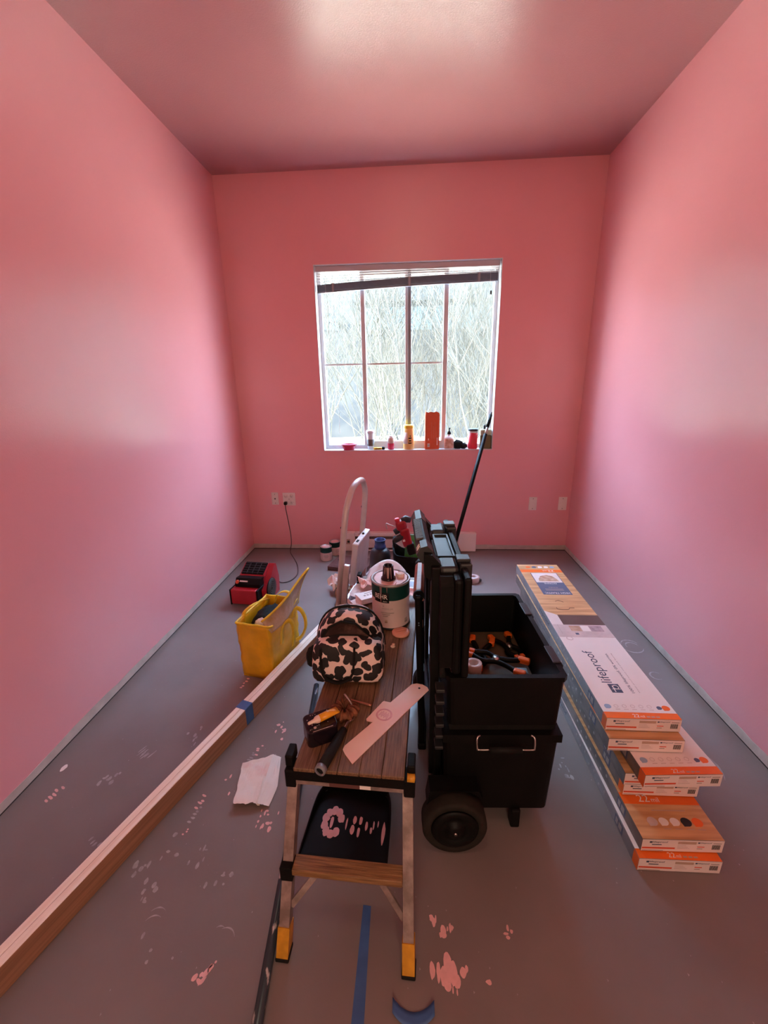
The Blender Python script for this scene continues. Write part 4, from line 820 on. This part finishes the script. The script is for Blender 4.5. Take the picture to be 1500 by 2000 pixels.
# ------------------------------------------------------------------ rolling tool chest
CL = Vector((.285, 1.395, 0)); CRZ = 2.3
ct = thing('rolling_tool_box', 'black rolling tool box stack with lid up and tall pull handle', 'tool box', CL, CRZ)
def tub(lo, hi, taper, th, nm, bev=.02):
    q = bmesh.new(); bmesh.ops.create_cube(q, size=1); w, l, h = hi[0] - lo[0], hi[1] - lo[1], hi[2] - lo[2]
    for v in q.verts:
        k = taper if v.co.z < 0 else 1; v.co = Vector((v.co.x * w * k + (hi[0] + lo[0]) / 2, v.co.y * l * (1 - (1 - k) * .6) + (hi[1] + lo[1]) / 2, lo[2] if v.co.z < 0 else hi[2]))
    bmesh.ops.bevel(q, geom=[e for e in q.edges if abs(e.verts[0].co.z - e.verts[1].co.z) > .05], offset=bev, segments=3, affect='EDGES', profile=0.5)
    return q
q = tub((-.185, -.275, .075), (.190, .275, .375), .95, 0, ''); m = MB(); m._merge(q, Matrix.Identity(4), 0); m.build('lower_box', 'black', ct)
q = tub((-.185, -.275, .375), (.190, .275, .405), 1.0, 0, '', .03); m = MB(); bmesh.ops.scale(q, vec=(1.03, 1.02, 1), verts=q.verts); m._merge(q, Matrix.Identity(4), 0); lb = m.build('lower_lid', 'black', ct)
q = tub((-.172, -.262, .405), (.178, .262, .432), .97, 0, ''); m = MB(); m._merge(q, Matrix.Identity(4), 0); m.build('waist', 'black_rough', ct)
q = tub((-.180, -.272, .432), (.190, .272, .620), .965, 0, '')
tops = [f for f in q.faces if f.normal.z > .9]; bmesh.ops.delete(q, geom=tops, context='FACES_ONLY'); bmesh.ops.recalc_face_normals(q, faces=q.faces); bmesh.ops.solidify(q, geom=list(q.faces), thickness=.008)
m = MB(); m._merge(q, Matrix.Identity(4), 0); m.build('upper_box', 'black', ct)
# rim
rimp = [(-.168, -.272), (.178, -.272), (.190, -.260), (.190, .260), (.178, .272), (-.168, .272), (-.180, .260), (-.180, -.260)]
m = MB(); n = len(rimp); vo = [m.bm.verts.new((x * 1.02, y * 1.015, z)) for z in (.606, .622) for x, y in rimp]; vi = [m.bm.verts.new((x * .93, y * .95, z)) for z in (.606, .622) for x, y in rimp]
for k in range(n):
    j = (k + 1) % n
    m.bm.faces.new((vo[k], vo[j], vo[n + j], vo[n + k])); m.bm.faces.new((vo[n + k], vo[n + j], vi[n + j], vi[n + k])); m.bm.faces.new((vi[k], vi[j], vo[j], vo[k])); m.bm.faces.new((vi[n + k], vi[n + j], vi[j], vi[k]))
m.build('rim', 'black', ct)
m = MB(); m.box((-.160, -.25, .4425), (.170, .25, .4465)); m.build('inner_floor', 'tan_lining', ct)
for y in (-.16, .14):
    m = MB(); m.box((.190, y - .05, .560), (.203, y + .05, .618), bev=.003); lt = m.build('latch', 'black', ct); MB().box((.170, y - .045, .622), (.196, y + .045, .627), bev=.002).build('latch_hook', 'dark_grey', lt)
for s in (-1, 1):
    m = MB(); m.tube(smooth_path([(s * .082 + .01, -.284, .408), (s * .092 + .01, -.292, .404), (s * .092 + .01, -.300, .372), (s * .086 + .01, -.300, .366), (s * .050 + .01, -.300, .366)], 4), .0032, 8); m.build('handle_wire', 'steel', ct)
m = MB(); m.tube([(-.042, -.300, .366), (.062, -.300, .366)], .010, 10); m.build('side_grip', 'black_rough', ct)
for x, y in ((.07, -.262), (.07, .262)): MB().box((x - .016, y - .02, .0005), (x + .016, y + .02, .080), bev=.006).build('foot', 'black', ct)
for s in (-1, 1):
    yc = s * .330 - (.035 if s < 0 else -.035); yc = s * .335
    wl = MB().lathe([(0, -.030), (.080, -.030), (.086, -.034), (.100, -.034), (.106, -.026), (.107, 0), (.106, .026), (.100, .034), (.086, .034), (.080, .030), (0, .030)], 36, (-.155, yc, .1075), rot=Matrix.Rotation(R(90), 4, 'X')).build('wheel', 'tyre', ct)
    MB().lathe([(0, 0), (.078, 0), (.075, .006), (.055, .008), (.050, .003), (.030, .003), (.026, .014), (.010, .016), (0, .016)], 30, (-.155, yc - .030 if s < 0 else yc + .030, .1075), rot=Matrix.Rotation(R(90 if s < 0 else -90), 4, 'X')).build('hub', 'black', wl)
    MB().lathe([(0, 0), (.006, 0), (.005, .004), (0, .004)], 10, (-.155, yc - .046 if s < 0 else yc + .046, .1075), rot=Matrix.Rotation(R(90 if s < 0 else -90), 4, 'X')).build('axle_bolt', 'steel', wl)
    m = MB(); m.prism([(-.235, .225), (-.075, .225), (-.06, .19), (-.10, .218), (-.155, .228), (-.20, .215), (-.245, .16)][::-1], 0, .06, m=Matrix(((1, 0, 0, 0), (0, 0, 1, s * .30 - .03), (0, 1, 0, 0), (0, 0, 0, 1)))); m.build('mudguard', 'black', ct)
MB().tube([(-.155, -.30, .1075), (-.155, .30, .1075)], .008, 10).build('axle', 'steel', ct)
MB().box((-.215, -.22, .10), (-.186, .22, .36), bev=.008).build('back_frame', 'black', ct)
# lid standing up on its hinge
LZ = .628
m = MB(); m.box((-.168, -.272, LZ), (-.140, .272, LZ + .325), bev=.010); lid = m.build('lid', 'black', ct)
MB().box((-.139, -.280, LZ - .004), (-.118, .280, LZ + .335), bev=.006).build('lid_rim', 'black', lid)
for y0_, y1_ in ((-.262, -.150), (-.10, .10), (.150, .262)):
    m = MB(); m.prism([(y0_, LZ + .02), (y1_, LZ + .02), (y1_, LZ + .30), (y1_ - .025, LZ + .322), (y0_ + .025, LZ + .322), (y0_, LZ + .30)], -.205, -.168, m=Matrix(((0, 0, 1, 0), (1, 0, 0, 0), (0, 1, 0, 0), (0, 0, 0, 1)))); m.build('lid_pad', 'black', lid)
# recessed grip tray on the lid top edge, and the latches
m = MB(); zt = LZ + .3255
m.box((-.200, -.105, zt - .001), (-.194, .105, zt + .008)); m.box((-.150, -.105, zt - .001), (-.144, .105, zt + .008)); m.box((-.194, -.105, zt - .001), (-.150, -.099, zt + .008)); m.box((-.194, .099, zt - .001), (-.150, .105, zt + .008)); m.box((-.194, -.099, zt - .001), (-.150, .099, zt + .001)); m.build('grip_recess', 'dark_grey', lid)
for y in (-.165, .175):
    m = MB(); m.box((-.142, y - .035, LZ + .295), (-.104, y + .035, LZ + .345), bev=.005); m.box((-.150, y - .022, LZ + .345), (-.108, y + .022, LZ + .356), bev=.003); m.build('lid_latch', 'dark_grey', lid)
    m = MB(); m.box((-.205, y - .045, LZ + .30), (-.145, y + .045, LZ + .338), bev=.012); m.build('lid_corner', 'dark_grey', lid)
for y in (-.18, .0, .18): MB().box((-.200, y - .04, .575), (-.168, y + .04, .628), bev=.006).build('hinge', 'black_rough', ct)
for k in range(6): MB().box((-.215, -.276, .34 + .045 * k), (-.188, -.235, .352 + .045 * k), bev=.002).build('rib', 'dark_grey', ct)
# telescopic pull handle
for y in (-.188, .205):
    MB().box((-.229 if y < 0 else -.215, y - .020, .16), (-.200, y + .020, .965), bev=.004).build('handle_rail', 'black', ct)
m = MB(); sec = [(-.272, .988), (-.260, 1.012), (-.240, 1.018), (-.222, .998), (-.224, .970), (-.254, .962)]
m.prism(sec, -.10, .12, m=Matrix(((1, 0, 0, 0), (0, 0, 1, 0), (0, 1, 0, 0), (0, 0, 0, 1)))); gp = m.build('pull_grip', 'black', ct)
for y0_, y1_ in ((-.165, -.103), (.123, .235)):
    m = MB(); m.prism([(x * 1.0 + (x + .248) * .06, z + (z - .985) * .06) for x, z in sec], y0_, y1_, m=Matrix(((1, 0, 0, 0), (0, 0, 1, 0), (0, 1, 0, 0), (0, 0, 0, 1)))); m.build('grip_end', 'dark_grey', gp)
for k in range(20): MB().box((-.2705, -.09 + .0105 * k, 1.0125), (-.247, -.085 + .0105 * k, 1.0195), rot=rotm(ry=-14)).build('grip_rib', 'ring_dark', gp)
for y0_, y1_ in ((-.188, -.150), (.190, .235)):
    m = MB(); m.prism([(-.25, 1.0), (-.226, .998), (-.180, .945), (-.184, .915), (-.215, .90), (-.25, .93)], y0_, y1_, m=Matrix(((1, 0, 0, 0), (0, 0, 1, 0), (0, 1, 0, 0), (0, 0, 0, 1)))); m.build('grip_bracket', 'black', gp)
for y in (-.150, -.135): MB().box((-.2685, y, .998), (-.2655, y + .005, 1.014), rot=rotm(ry=28)).build('grip_mark', 'white_ink', gp)

# clamps and tools in the open box
def cw_(x, y, z): return Vector((CL.x + x * math.cos(R(CRZ)) - y * math.sin(R(CRZ)), CL.y + x * math.sin(R(CRZ)) + y * math.cos(R(CRZ)), z))
def clamp(label, loc, rz, s=1.0):
    t = thing('spring_clamp', label, 'clamp', cw_(*loc), rz, 'spring clamps in the tool box')
    MB().tube(smooth_path([(-.085 * s, .010, .014), (-.04 * s, .028, .014), (0, .012, .014), (.045 * s, .020, .014), (.09 * s, .045, .014)], 4), [.010] * 17, 8, flat=1).build('jaw_arm', 'black', t)
    MB().tube(smooth_path([(-.085 * s, -.010, .014), (-.04 * s, -.028, .014), (0, -.012, .014), (.045 * s, -.020, .014), (.09 * s, -.045, .014)], 4), [.010] * 17, 8).build('jaw_arm', 'black', t)
    MB().lathe([(0, .004), (.014, .004), (.014, .026), (0, .026)], 14).build('pivot', 'steel', t)
    for e in (-1, 1): MB().box((.070 * s, e * .040 - .012, .004), (.112 * s, e * .040 + .012, .027), bev=.006).build('orange_tip', 'orange', t)
    for e in (-1, 1): MB().box((-.104 * s, e * .012 - .009, .005), (-.080 * s, e * .012 + .009, .024), bev=.004).build('orange_tip', 'orange', t)
clamp('spring clamp with orange tips at the far end of the tool box', (-.005, .075, .447), 75); clamp('spring clamp with orange tips across the middle of the tool box', (.040, -.005, .476), -25, 1.05)
clamp('spring clamp with orange tips lying nearest the latch side of the tool box', (.125, .12, .447), 110, .8)
t = thing('tape_roll', 'white tape roll standing on the tool box floor under the lid', 'tape roll', cw_(-.050, -.035, .447)); MB().lathe([(.016, .0), (.030, .0), (.030, .052), (.016, .052), (.016, 0)], 24).build('roll', 'paper_white', t)
o = MB().grid(6, 10, lambda u, v: Vector((.012 * math.sin(3 * v), -.03 + .09 * u, .15 * v)), thick=.001).build('sandpaper_sheet', 'wood_print', None, cw_(-.118, -.10, .448), CRZ); tag(o, 'tan sheet standing against the lid side inside the tool box', 'sheet')
b = MB(); b.box((-.02, -.12, 0), (.02, .12, .012), bev=.004); tag(b.build('pry_bar', 'steel', None, cw_(.132, -.13, .4475), 0), 'steel bar lying against the latch side of the tool box', 'bar')

# hand truck squeezed between platform and tool box
hk = thing('folding_cart', 'folded black cart frame with reddish brown grip beside the step platform', 'cart', (.056, 1.60, .0008), 1.0); hk.rotation_euler = (0, R(-1.6), R(-2.5))
MB().tube([(0, -.115, .712), (0, -.10, .712), (0, .13, .712), (0, .15, .712)], [.021, .0225, .0225, .021], 8, smooth=False).build('grip', 'orange_grip', hk)
for y0_, y1_ in ((-.133, -.116), (.151, .192)): MB().tube([(0, y0_, .712), (0, y1_, .712)], .0215, 12).build('grip_collar', 'black', hk)
for y in (-.140, .202): MB().box((-.014, y - .017, .012), (.014, y + .009, .725), bev=.008).build('upright', 'black', hk)
for z in (.30, .52): MB().box((-.013, -.13, z), (-.002, .19, z + .025), bev=.004).build('cross_bar', 'dark_grey', hk)
MB().box((-.018, -.17, .0005), (.018, .05, .030), bev=.006).build('base_bar', 'black', hk)
for z in (.600, .61): MB().lathe([(0, 0), (.003, 0), (0, .002)], 8, (0, -.1575, z), rot=Matrix.Rotation(R(90), 4, 'X')).build('rivet', 'blue_dot', hk)
for y in (-.1, .12): MB().box((.0, y - .014, .560), (.0145, y + .014, .585), bev=.003).build('pink_spot', 'terracotta', hk)

# small item on the floor behind the tool box
t = thing('tape_dispenser', 'dark tape dispenser lying on the floor beyond the tool box lid', 'tape dispenser', (.495, 3.05, 0), 30); MB().lathe([(.018, 0), (.045, 0), (.045, .045), (.018, .045), (.018, 0)], 22, (0, 0, .001)).build('roll', 'photo_grey', t); MB().box((-.055, -.030, .001), (.06, .030, .022), bev=.006).build('holder', 'dark_grey', t)

# ------------------------------------------------------------------ flooring cartons
BW, BL, BD = .254, 1.312, .0512
XZ = Matrix(((1, 0, 0, 0), (0, 0, 1, 0), (0, 1, 0, 0), (0, 0, 0, 1)))
def carton(label, x, y, z, rz, kind, side='carton_side'):
    t = thing('flooring_carton', label, 'carton', (x, y, z), rz, 'flooring cartons in the stack')
    b = MB(); b.box((0, 0, 0), (BW, BL, BD), bev=.0012, seg=1); o = b.build('carton_body', [side, 'carton_end', 'wood_print' if kind == 'brown' else 'carton_white'], t)
    for p in o.data.polygons: p.material_index = 1 if abs(p.normal.y) > .8 else (2 if p.normal.z > .8 else 0)
    def pan(x0, y0, x1, y1, mt, nm='printed_panel', lift=.0004):
        return MB().box((x0, y0, BD), (x1, y1, BD + lift)).build(nm, mt, t)
    def drop(x, y, r, mt, lift=.0008):
        b = MB(); n = 14; b.prism([(x + r * math.cos(2 * math.pi * k / n) * (1.0 if k != 9 else 1.3), y + r * .9 * math.sin(2 * math.pi * k / n) * (1.0 if k != 9 else 1.3)) for k in range(n)], BD, BD + lift); return b.build('printed_icon', mt, t)
    zt = BD + .0003
    if kind == 'white':
        pan(.001, .001, BW - .001, .030, 'orange', 'orange_band'); MB().box((-.0005, .0, 0.001), (0, .03, BD - .001)).build('orange_corner', 'orange', t)
        text('lettering', '22', .022, 'white_ink', t, (.095, .007, zt), height=.015); text('lettering', 'mil', .014, 'white_ink', t, (.120, .007, zt), height=.010)
        for k in range(3): MB().box((.140 + .016 * k, .008, BD), (.152 + .016 * k, .013, BD + .0006)).build('printed_line', 'tan_ink', t)
        drop(.028, .058, .012, 'blue_dot'); drop(.206, .055, .009, 'slate_print'); drop(.229, .055, .0135, 'orange')
        for k in range(5):
            b = MB(); b.lathe([(.0065, BD), (.0065, BD + .0005), (.0078, BD + .0005), (.0078, BD)], 12, (.058 + .029 * k, .060, 0)); b.build('printed_icon', 'photo_grey', t)
            MB().box((.050 + .029 * k, .043, BD), (.066 + .029 * k, .0455, BD + .0004)).build('printed_line', 'photo_grey', t)
        pan(.090 - .012, .130, .118, .178, 'navy', 'logo_tile')
        b = MB(); b.lathe([(.0085, BD + .0005), (.0085, BD + .0011), (.0115, BD + .0011), (.0115, BD + .0005)], 16, (.102, .160, 0)); b.box((.090, .133, BD + .0005), (.093, .168, BD + .0011)); b.box((.085, .148, BD + .0005), (.116, .1505, BD + .0011)); b.build('logo_mark', 'carton_white', t)
        text('lettering', 'lifeproof', .205, 'navy', t, (.113, .185, zt), (0, 0, R(90)), height=.052)
        text('lettering', '100% lifeproof. 0% worries.', .245, 'navy', t, (.163, .130, zt), (0, 0, R(90)), height=.014)
        text('lettering', 'Water proof luxury vinyl plank flooring', .245, 'grey_ink', t, (.182, .130, zt), (0, 0, R(90)), height=.007)
        # room photo
        pan(.001, .495, BW - .001, .62, 'photo_grey', 'room_photo')
        b = MB(); b.box((.025, .520, BD + .0004), (.026, .60, BD + .0008)); 
        for (x0, x1, mt) in ((.075, .125, 'pillow_brown'), (.128, .165, 'carton_white'), (.168, .225, 'pillow_grey')):
            bb = MB(); bb.box((x0, .545, BD + .0002), (x1, .590, BD + .0012), bev=.0004); bb.build('printed_cushion', mt, t)
        b.build('printed_line', 'grey_ink', t); pan(.085, .515, .10, .530, 'slate_print', 'printed_icon', .0008)
        b = MB(); b.lathe([(.012, BD), (.012, BD + .0006), (.015, BD + .0006), (.015, BD)], 14, (.045, .485, 0)); b.build('printed_loop', 'photo_grey', t)
        pan(.055, .60, BW - .001, .69, 'dark_print', 'dark_panel', .0009); b = MB(); b.prism([(.001, .60), (.055, .60), (.055, .69), (.001, .73)], BD, BD + .0007); b.build('printed_armrest', 'carton_end', t)
        pan(.001, .69, BW - .001, BL - .001, 'wood_print', 'wood_panel', .0005)
        b = MB(); b.tube(smooth_path([(.075, .765, BD + .001), (.08, .745, BD + .001), (.13, .745, BD + .001), (.14, .76, BD + .001), (.165, .76, BD + .001)], 4), .0012, 5); b.build('perforation', 'dark_print', t)
        MB().tube(smooth_path([(.09, .83, BD + .001), (.11, .84, BD + .001), (.13, .82, BD + .001)], 4), .001, 5).build('perforation', 'dark_print', t)
        pan(.052, .905, .210, 1.185, 'slate_print', 'printed_panel', .0009); pan(.056, 1.055, .206, 1.182, 'carton_end', 'product_photo', .0013)
        b = MB(); b.prism([(.075, 1.07), (.19, 1.07), (.185, 1.10), (.17, 1.14), (.14, 1.155), (.10, 1.14), (.08, 1.10)], BD + .0013, BD + .0018); b.build('printed_armchair', 'pillow_brown', t)
        rz_ = (0, 0, math.pi); zz = BD + .0010
        text('lettering', 'HIGH TRAFFIC', .135, 'white_ink', t, (.200, .932, zz), rz_, height=.018); text('lettering', 'EXTREME', .07, 'white_ink', t, (.165, 1.048, zz), rz_, height=.014)
        text('lettering', 'DURABLE', .05, 'tan_ink', t, (.155, .995, zz), rz_, height=.010)
        for k in range(2): MB().box((.08, .955 + .014 * k, zz), (.18, .960 + .014 * k, zz + .0004)).build('printed_line', 'grey_ink', t)
        pan(.001, 1.195, BW - .001, 1.235, 'orange', 'orange_band', .0009); text('lettering', '22', .036, 'white_ink', t, (.205, 1.225, zz), rz_, height=.024); text('lettering', 'mil', .024, 'white_ink', t, (.162, 1.225, zz), rz_, height=.016)
        for k, mt in enumerate(('orange', 'slate_print', 'carton_white', 'carton_white', 'blue_dot')): drop(.062 + .037 * k, 1.272, .0145, mt, .0012)
    else:
        pan(.001, .118, BW - .001, .160, 'orange', 'orange_band'); text('lettering', '22', .038, 'white_ink', t, (.055, .126, zt), height=.026); text('lettering', 'mil', .026, 'white_ink', t, (.099, .126, zt), height=.017)
        for k in range(4): MB().box((.135 + .024 * k, .128, BD), (.153 + .024 * k, .138, BD + .0007)).build('printed_line', 'orange', t)
        MB().box((.08, .095, BD), (.19, .098, BD + .0005)).build('printed_line', 'tan_ink', t)
        for k, mt in enumerate(('photo_grey', 'carton_white', 'carton_white', 'dark_grey', 'orange')):
            drop(.062 + .036 * k, .058, .0165 if k in (0, 3, 4) else .015, mt, .0009)
            if k: MB().box((.050 + .036 * k, .033, BD), (.074 + .036 * k, .0355, BD + .0005)).build('printed_line', 'tan_ink', t)
    # printed end
    def fe(x0, z0, x1, z1, mt, nm): return MB().box((x0, -.0006, z0), (x1, -.0001, z1)).build(nm, mt, t)
    fe(.003, .012, .105, .018, 'red_ink', 'red_bar'); fe(.004, .003, .07, .0055, 'grey_ink', 'printed_line')
    fe(.024, .036, .032, .043, 'navy', 'logo_mark'); text('lettering', 'lifeproof', .046, 'navy', t, (.034, -.0003, .0355), (R(90), 0, 0), height=.009, thick=.0004); fe(.032, .028, .062, .031, 'navy', 'printed_line')
    fe(.112, .034, .168, .044, 'tan_ink', 'printed_panel')
    for k in range(3): fe(.112, .014 + .006 * k, .150 - .006 * k, .0165 + .006 * k, 'photo_grey', 'printed_line')
    fe(.173, .038, .179, .043, 'navy', 'logo_mark'); text('lettering', 'lifeproof', .034, 'navy', t, (.181, -.0003, .037), (R(90), 0, 0), height=.007, thick=.0004); fe(.173, .022, .195, .025, 'red_ink', 'printed_line'); fe(.173, .014, .190, .017, 'grey_ink', 'printed_line')
    fe(.220, .038, .245, .041, 'grey_ink', 'printed_line')
    for k in range(7): fe(.219 + .0036 * k, .014, .2210 + .0036 * k, .033, 'black_ink', 'barcode')
    # printed side
    MB().box((-.0006, .10, .008), (-.0001, .155, BD - .008)).build('side_window', 'slate_print', t); MB().box((-.0011, .108, .014), (-.0006, .128, BD - .014)).build('side_icon', 'carton_dot', t); MB().box((-.0011, .134, .014), (-.0006, .149, BD - .014)).build('side_icon', 'carton_dot', t)
    for k in range(7):
        b = MB(); b.lathe([(0, 0), (.0065, 0), (.0055, .0006), (0, .0006)], 9, (-.0001, .24 + .045 * k, BD * (.36 if k % 2 else .64)), rot=Matrix.Rotation(R(-90), 4, 'Y')); b.build('side_dot', 'carton_dot', t)
    text('lettering', 'lifeproof', .17, 'navy', t, (-.0004, .80, .014), (R(90), 0, R(-90)), height=.024)
    return t
H = .0530
carton('bottom flooring carton on the floor, orange edge peeking out nearest the camera', .7225, 1.000, .0006, 0.3, 'white', 'carton_side_pale')
carton('brown topped flooring carton with colour dots, second from the floor', .736, 1.022, H + .0012, 1.2, 'brown')
carton('flooring carton third from the floor, only its printed end showing', .742, 1.172, 2 * H + .0012, .6, 'white')
carton('flooring carton fourth from the floor, mostly hidden under the pulled out white one', .735, 1.165, 3 * H + .0012, .4, 'brown')
carton('white topped flooring carton pulled out askew from the middle of the stack', .766, 1.112, 4 * H + .0012, 3.4, 'white')
carton('brown topped flooring carton just under the topmost white one', .684, 1.205, 5 * H + .0012, .2, 'brown')
carton('white flooring carton with printed slogan and wood photo, topmost of the stack', .686, 1.242, 6 * H + .0012, 0.0, 'white', 'carton_side_pale')

# ------------------------------------------------------------------ paint marks on the floor
gs_ = random.Random(21)
def splat(cx, cy, kind, n=6, sx=.03, sy=.05, ang=0, mt='splat'):
    global b
    b = MB()
    for k in range(n):
        u = (k / max(n - 1, 1) - .5) * 2
        ox, oy = (u * sx + gs_.uniform(-.004, .004), gs_.uniform(-.3, .3) * sy) if kind == 'row' else (gs_.uniform(-sx, sx), gs_.uniform(-sy, sy))
        rx, ry = (sx / n * .75, sy * gs_.uniform(.25, .5)) if kind == 'row' else (gs_.uniform(.002, .009), gs_.uniform(.003, .012))
        ca, sa = math.cos(R(ang)), math.sin(R(ang)); pts = []
        for j in range(10):
            a = 2 * math.pi * j / 10; q = 1 + .35 * noise.noise(Vector((math.cos(a) * 1.4 + k, math.sin(a) * 1.4, cx * 7))); x, y = ox + rx * q * math.cos(a), oy + ry * q * math.sin(a)
            pts.append((cx + x * ca - y * sa, cy + x * sa + y * ca))
        b.prism(pts, .0002, .0006 + .0001 * (k % 3))
    return b.build('paint_splat', mt, FLOOR)
def swirl(cx, cy, r, a0, a1, w=.0022, mt='scuff'):
    b = MB(); n = 10; pts = []
    for k in range(n + 1):
        a = R(a0 + (a1 - a0) * k / n); q = w * (1 - .8 * abs(2 * k / n - 1)); pts.append(((r + q) * math.cos(a), (r + q) * math.sin(a), (r - q) * math.cos(a), (r - q) * math.sin(a)))
    for p, q in zip(pts, pts[1:]): b.prism([(cx + p[0], cy + p[1]), (cx + q[0], cy + q[1]), (cx + q[2], cy + q[3]), (cx + p[2], cy + p[3])], .0002, .0005)
    return b.build('paint_scuff', mt, FLOOR)
splat(-1.14, 1.367, 'row', 7, .028, .045, -25, 'scuff'); splat(-1.385, 1.165, 'row', 5, .030, .028, 65); splat(-1.438, 1.278, 'c', 1, .001, .001)
b = MB(); blob(-1.438, 1.278, .010, .016, 2, .0002, .0007); b.build('paint_splat', 'carton_white', FLOOR)
splat(-1.211, 1.241, 'c', 8, .03, .03, 0, 'scuff'); splat(-.796, 1.160, 'row', 4, .022, .03, 70); splat(-.792, 1.108, 'row', 5, .028, .02, 80, 'scuff'); splat(-.794, 1.047, 'row', 3, .012, .012, 70)
splat(-.655, 1.402, 'row', 4, .022, .02, 80); splat(-.672, 1.367, 'row', 4, .02, .022, 80, 'scuff'); splat(-.548, 1.105, 'row', 4, .028, .008, 90); splat(-.504, 1.107, 'c', 9, .035, .04); splat(-.58, 1.512, 'c', 9, .035, .05)
swirl(-.754, .795, .03, 50, 140); swirl(-.754, .775, .03, 60, 150); swirl(-.53, .757, .03, 20, 120); swirl(-.55, .77, .02, 60, 130); splat(-.876, 1.816, 'row', 5, .035, .02, 80)
b = MB()
for x, y, rx, ry in ((.100, .735, .012, .032), (.113, .722, .010, .028), (.088, .715, .009, .022), (.075, .722, .006, .020), (.122, .706, .009, .014), (.097, .700, .010, .014), (.058, .724, .0075, .017), (.140, .724, .009, .010), (.150, .732, .004, .008)): blob(x, y, rx, ry, x * 77, .0002, .0009)
b.build('paint_splat', 'splat', FLOOR)
splat(.092, .805, 'c', 4, .006, .01); splat(.112, .815, 'c', 4, .008, .01); splat(.205, .711, 'c', 2, .004, .004); splat(.116, .683, 'row', 2, .005, .02, 0)
splat(.615, 1.374, 'c', 10, .025, .05, 0, 'scuff'); splat(-.546, .693, 'c', 9, .018, .03, -30); splat(-1.093, .998, 'row', 4, .02, .02, -30, 'scuff'); splat(-.886, .92, 'c', 8, .03, .02, 0, 'scuff'); splat(-.817, .865, 'c', 8, .03, .03, 0, 'scuff'); splat(-.98, 1.457, 'c', 8, .03, .06, 0, 'scuff'); splat(-.667, 1.231, 'c', 6, .08, .06)
splat(.065, .831, 'c', 4, .012, .02); splat(.27, .83, 'c', 4, .03, .03); splat(-.75, .99, 'c', 10, .09, .05, 0, 'scuff'); splat(-.62, .93, 'c', 6, .06, .05, 0, 'scuff'); splat(-.72, .72, 'c', 4, .08, .05, 0, 'scuff')
for cx, cy, r, a0, a1 in ((1.30, 2.235, .05, 20, 170), (1.305, 2.225, .035, 10, 200), (1.30, 2.22, .06, 200, 340), (1.30, 1.96, .03, 40, 300), (1.21, 1.73, .06, 100, 170), (1.15, 1.62, .09, 10, 60), (1.28, 1.66, .08, 120, 190), (1.12, 1.40, .12, -30, 40)): swirl(cx, cy, r, a0, a1, .005)
b = MB()
for k in range(260):
    x, y = gs_.uniform(-1.35, 1.2), gs_.uniform(.45, 2.6) ** 1.0; r = gs_.uniform(.001, .0028); b.prism([(x + r * math.cos(2.1 * j) * gs_.uniform(.7, 1.2), y + 1.4 * r * math.sin(2.1 * j)) for j in range(3)], .0002, .0005)
o = b.build('paint_specks', 'scuff', FLOOR); o['kind'] = 'stuff'
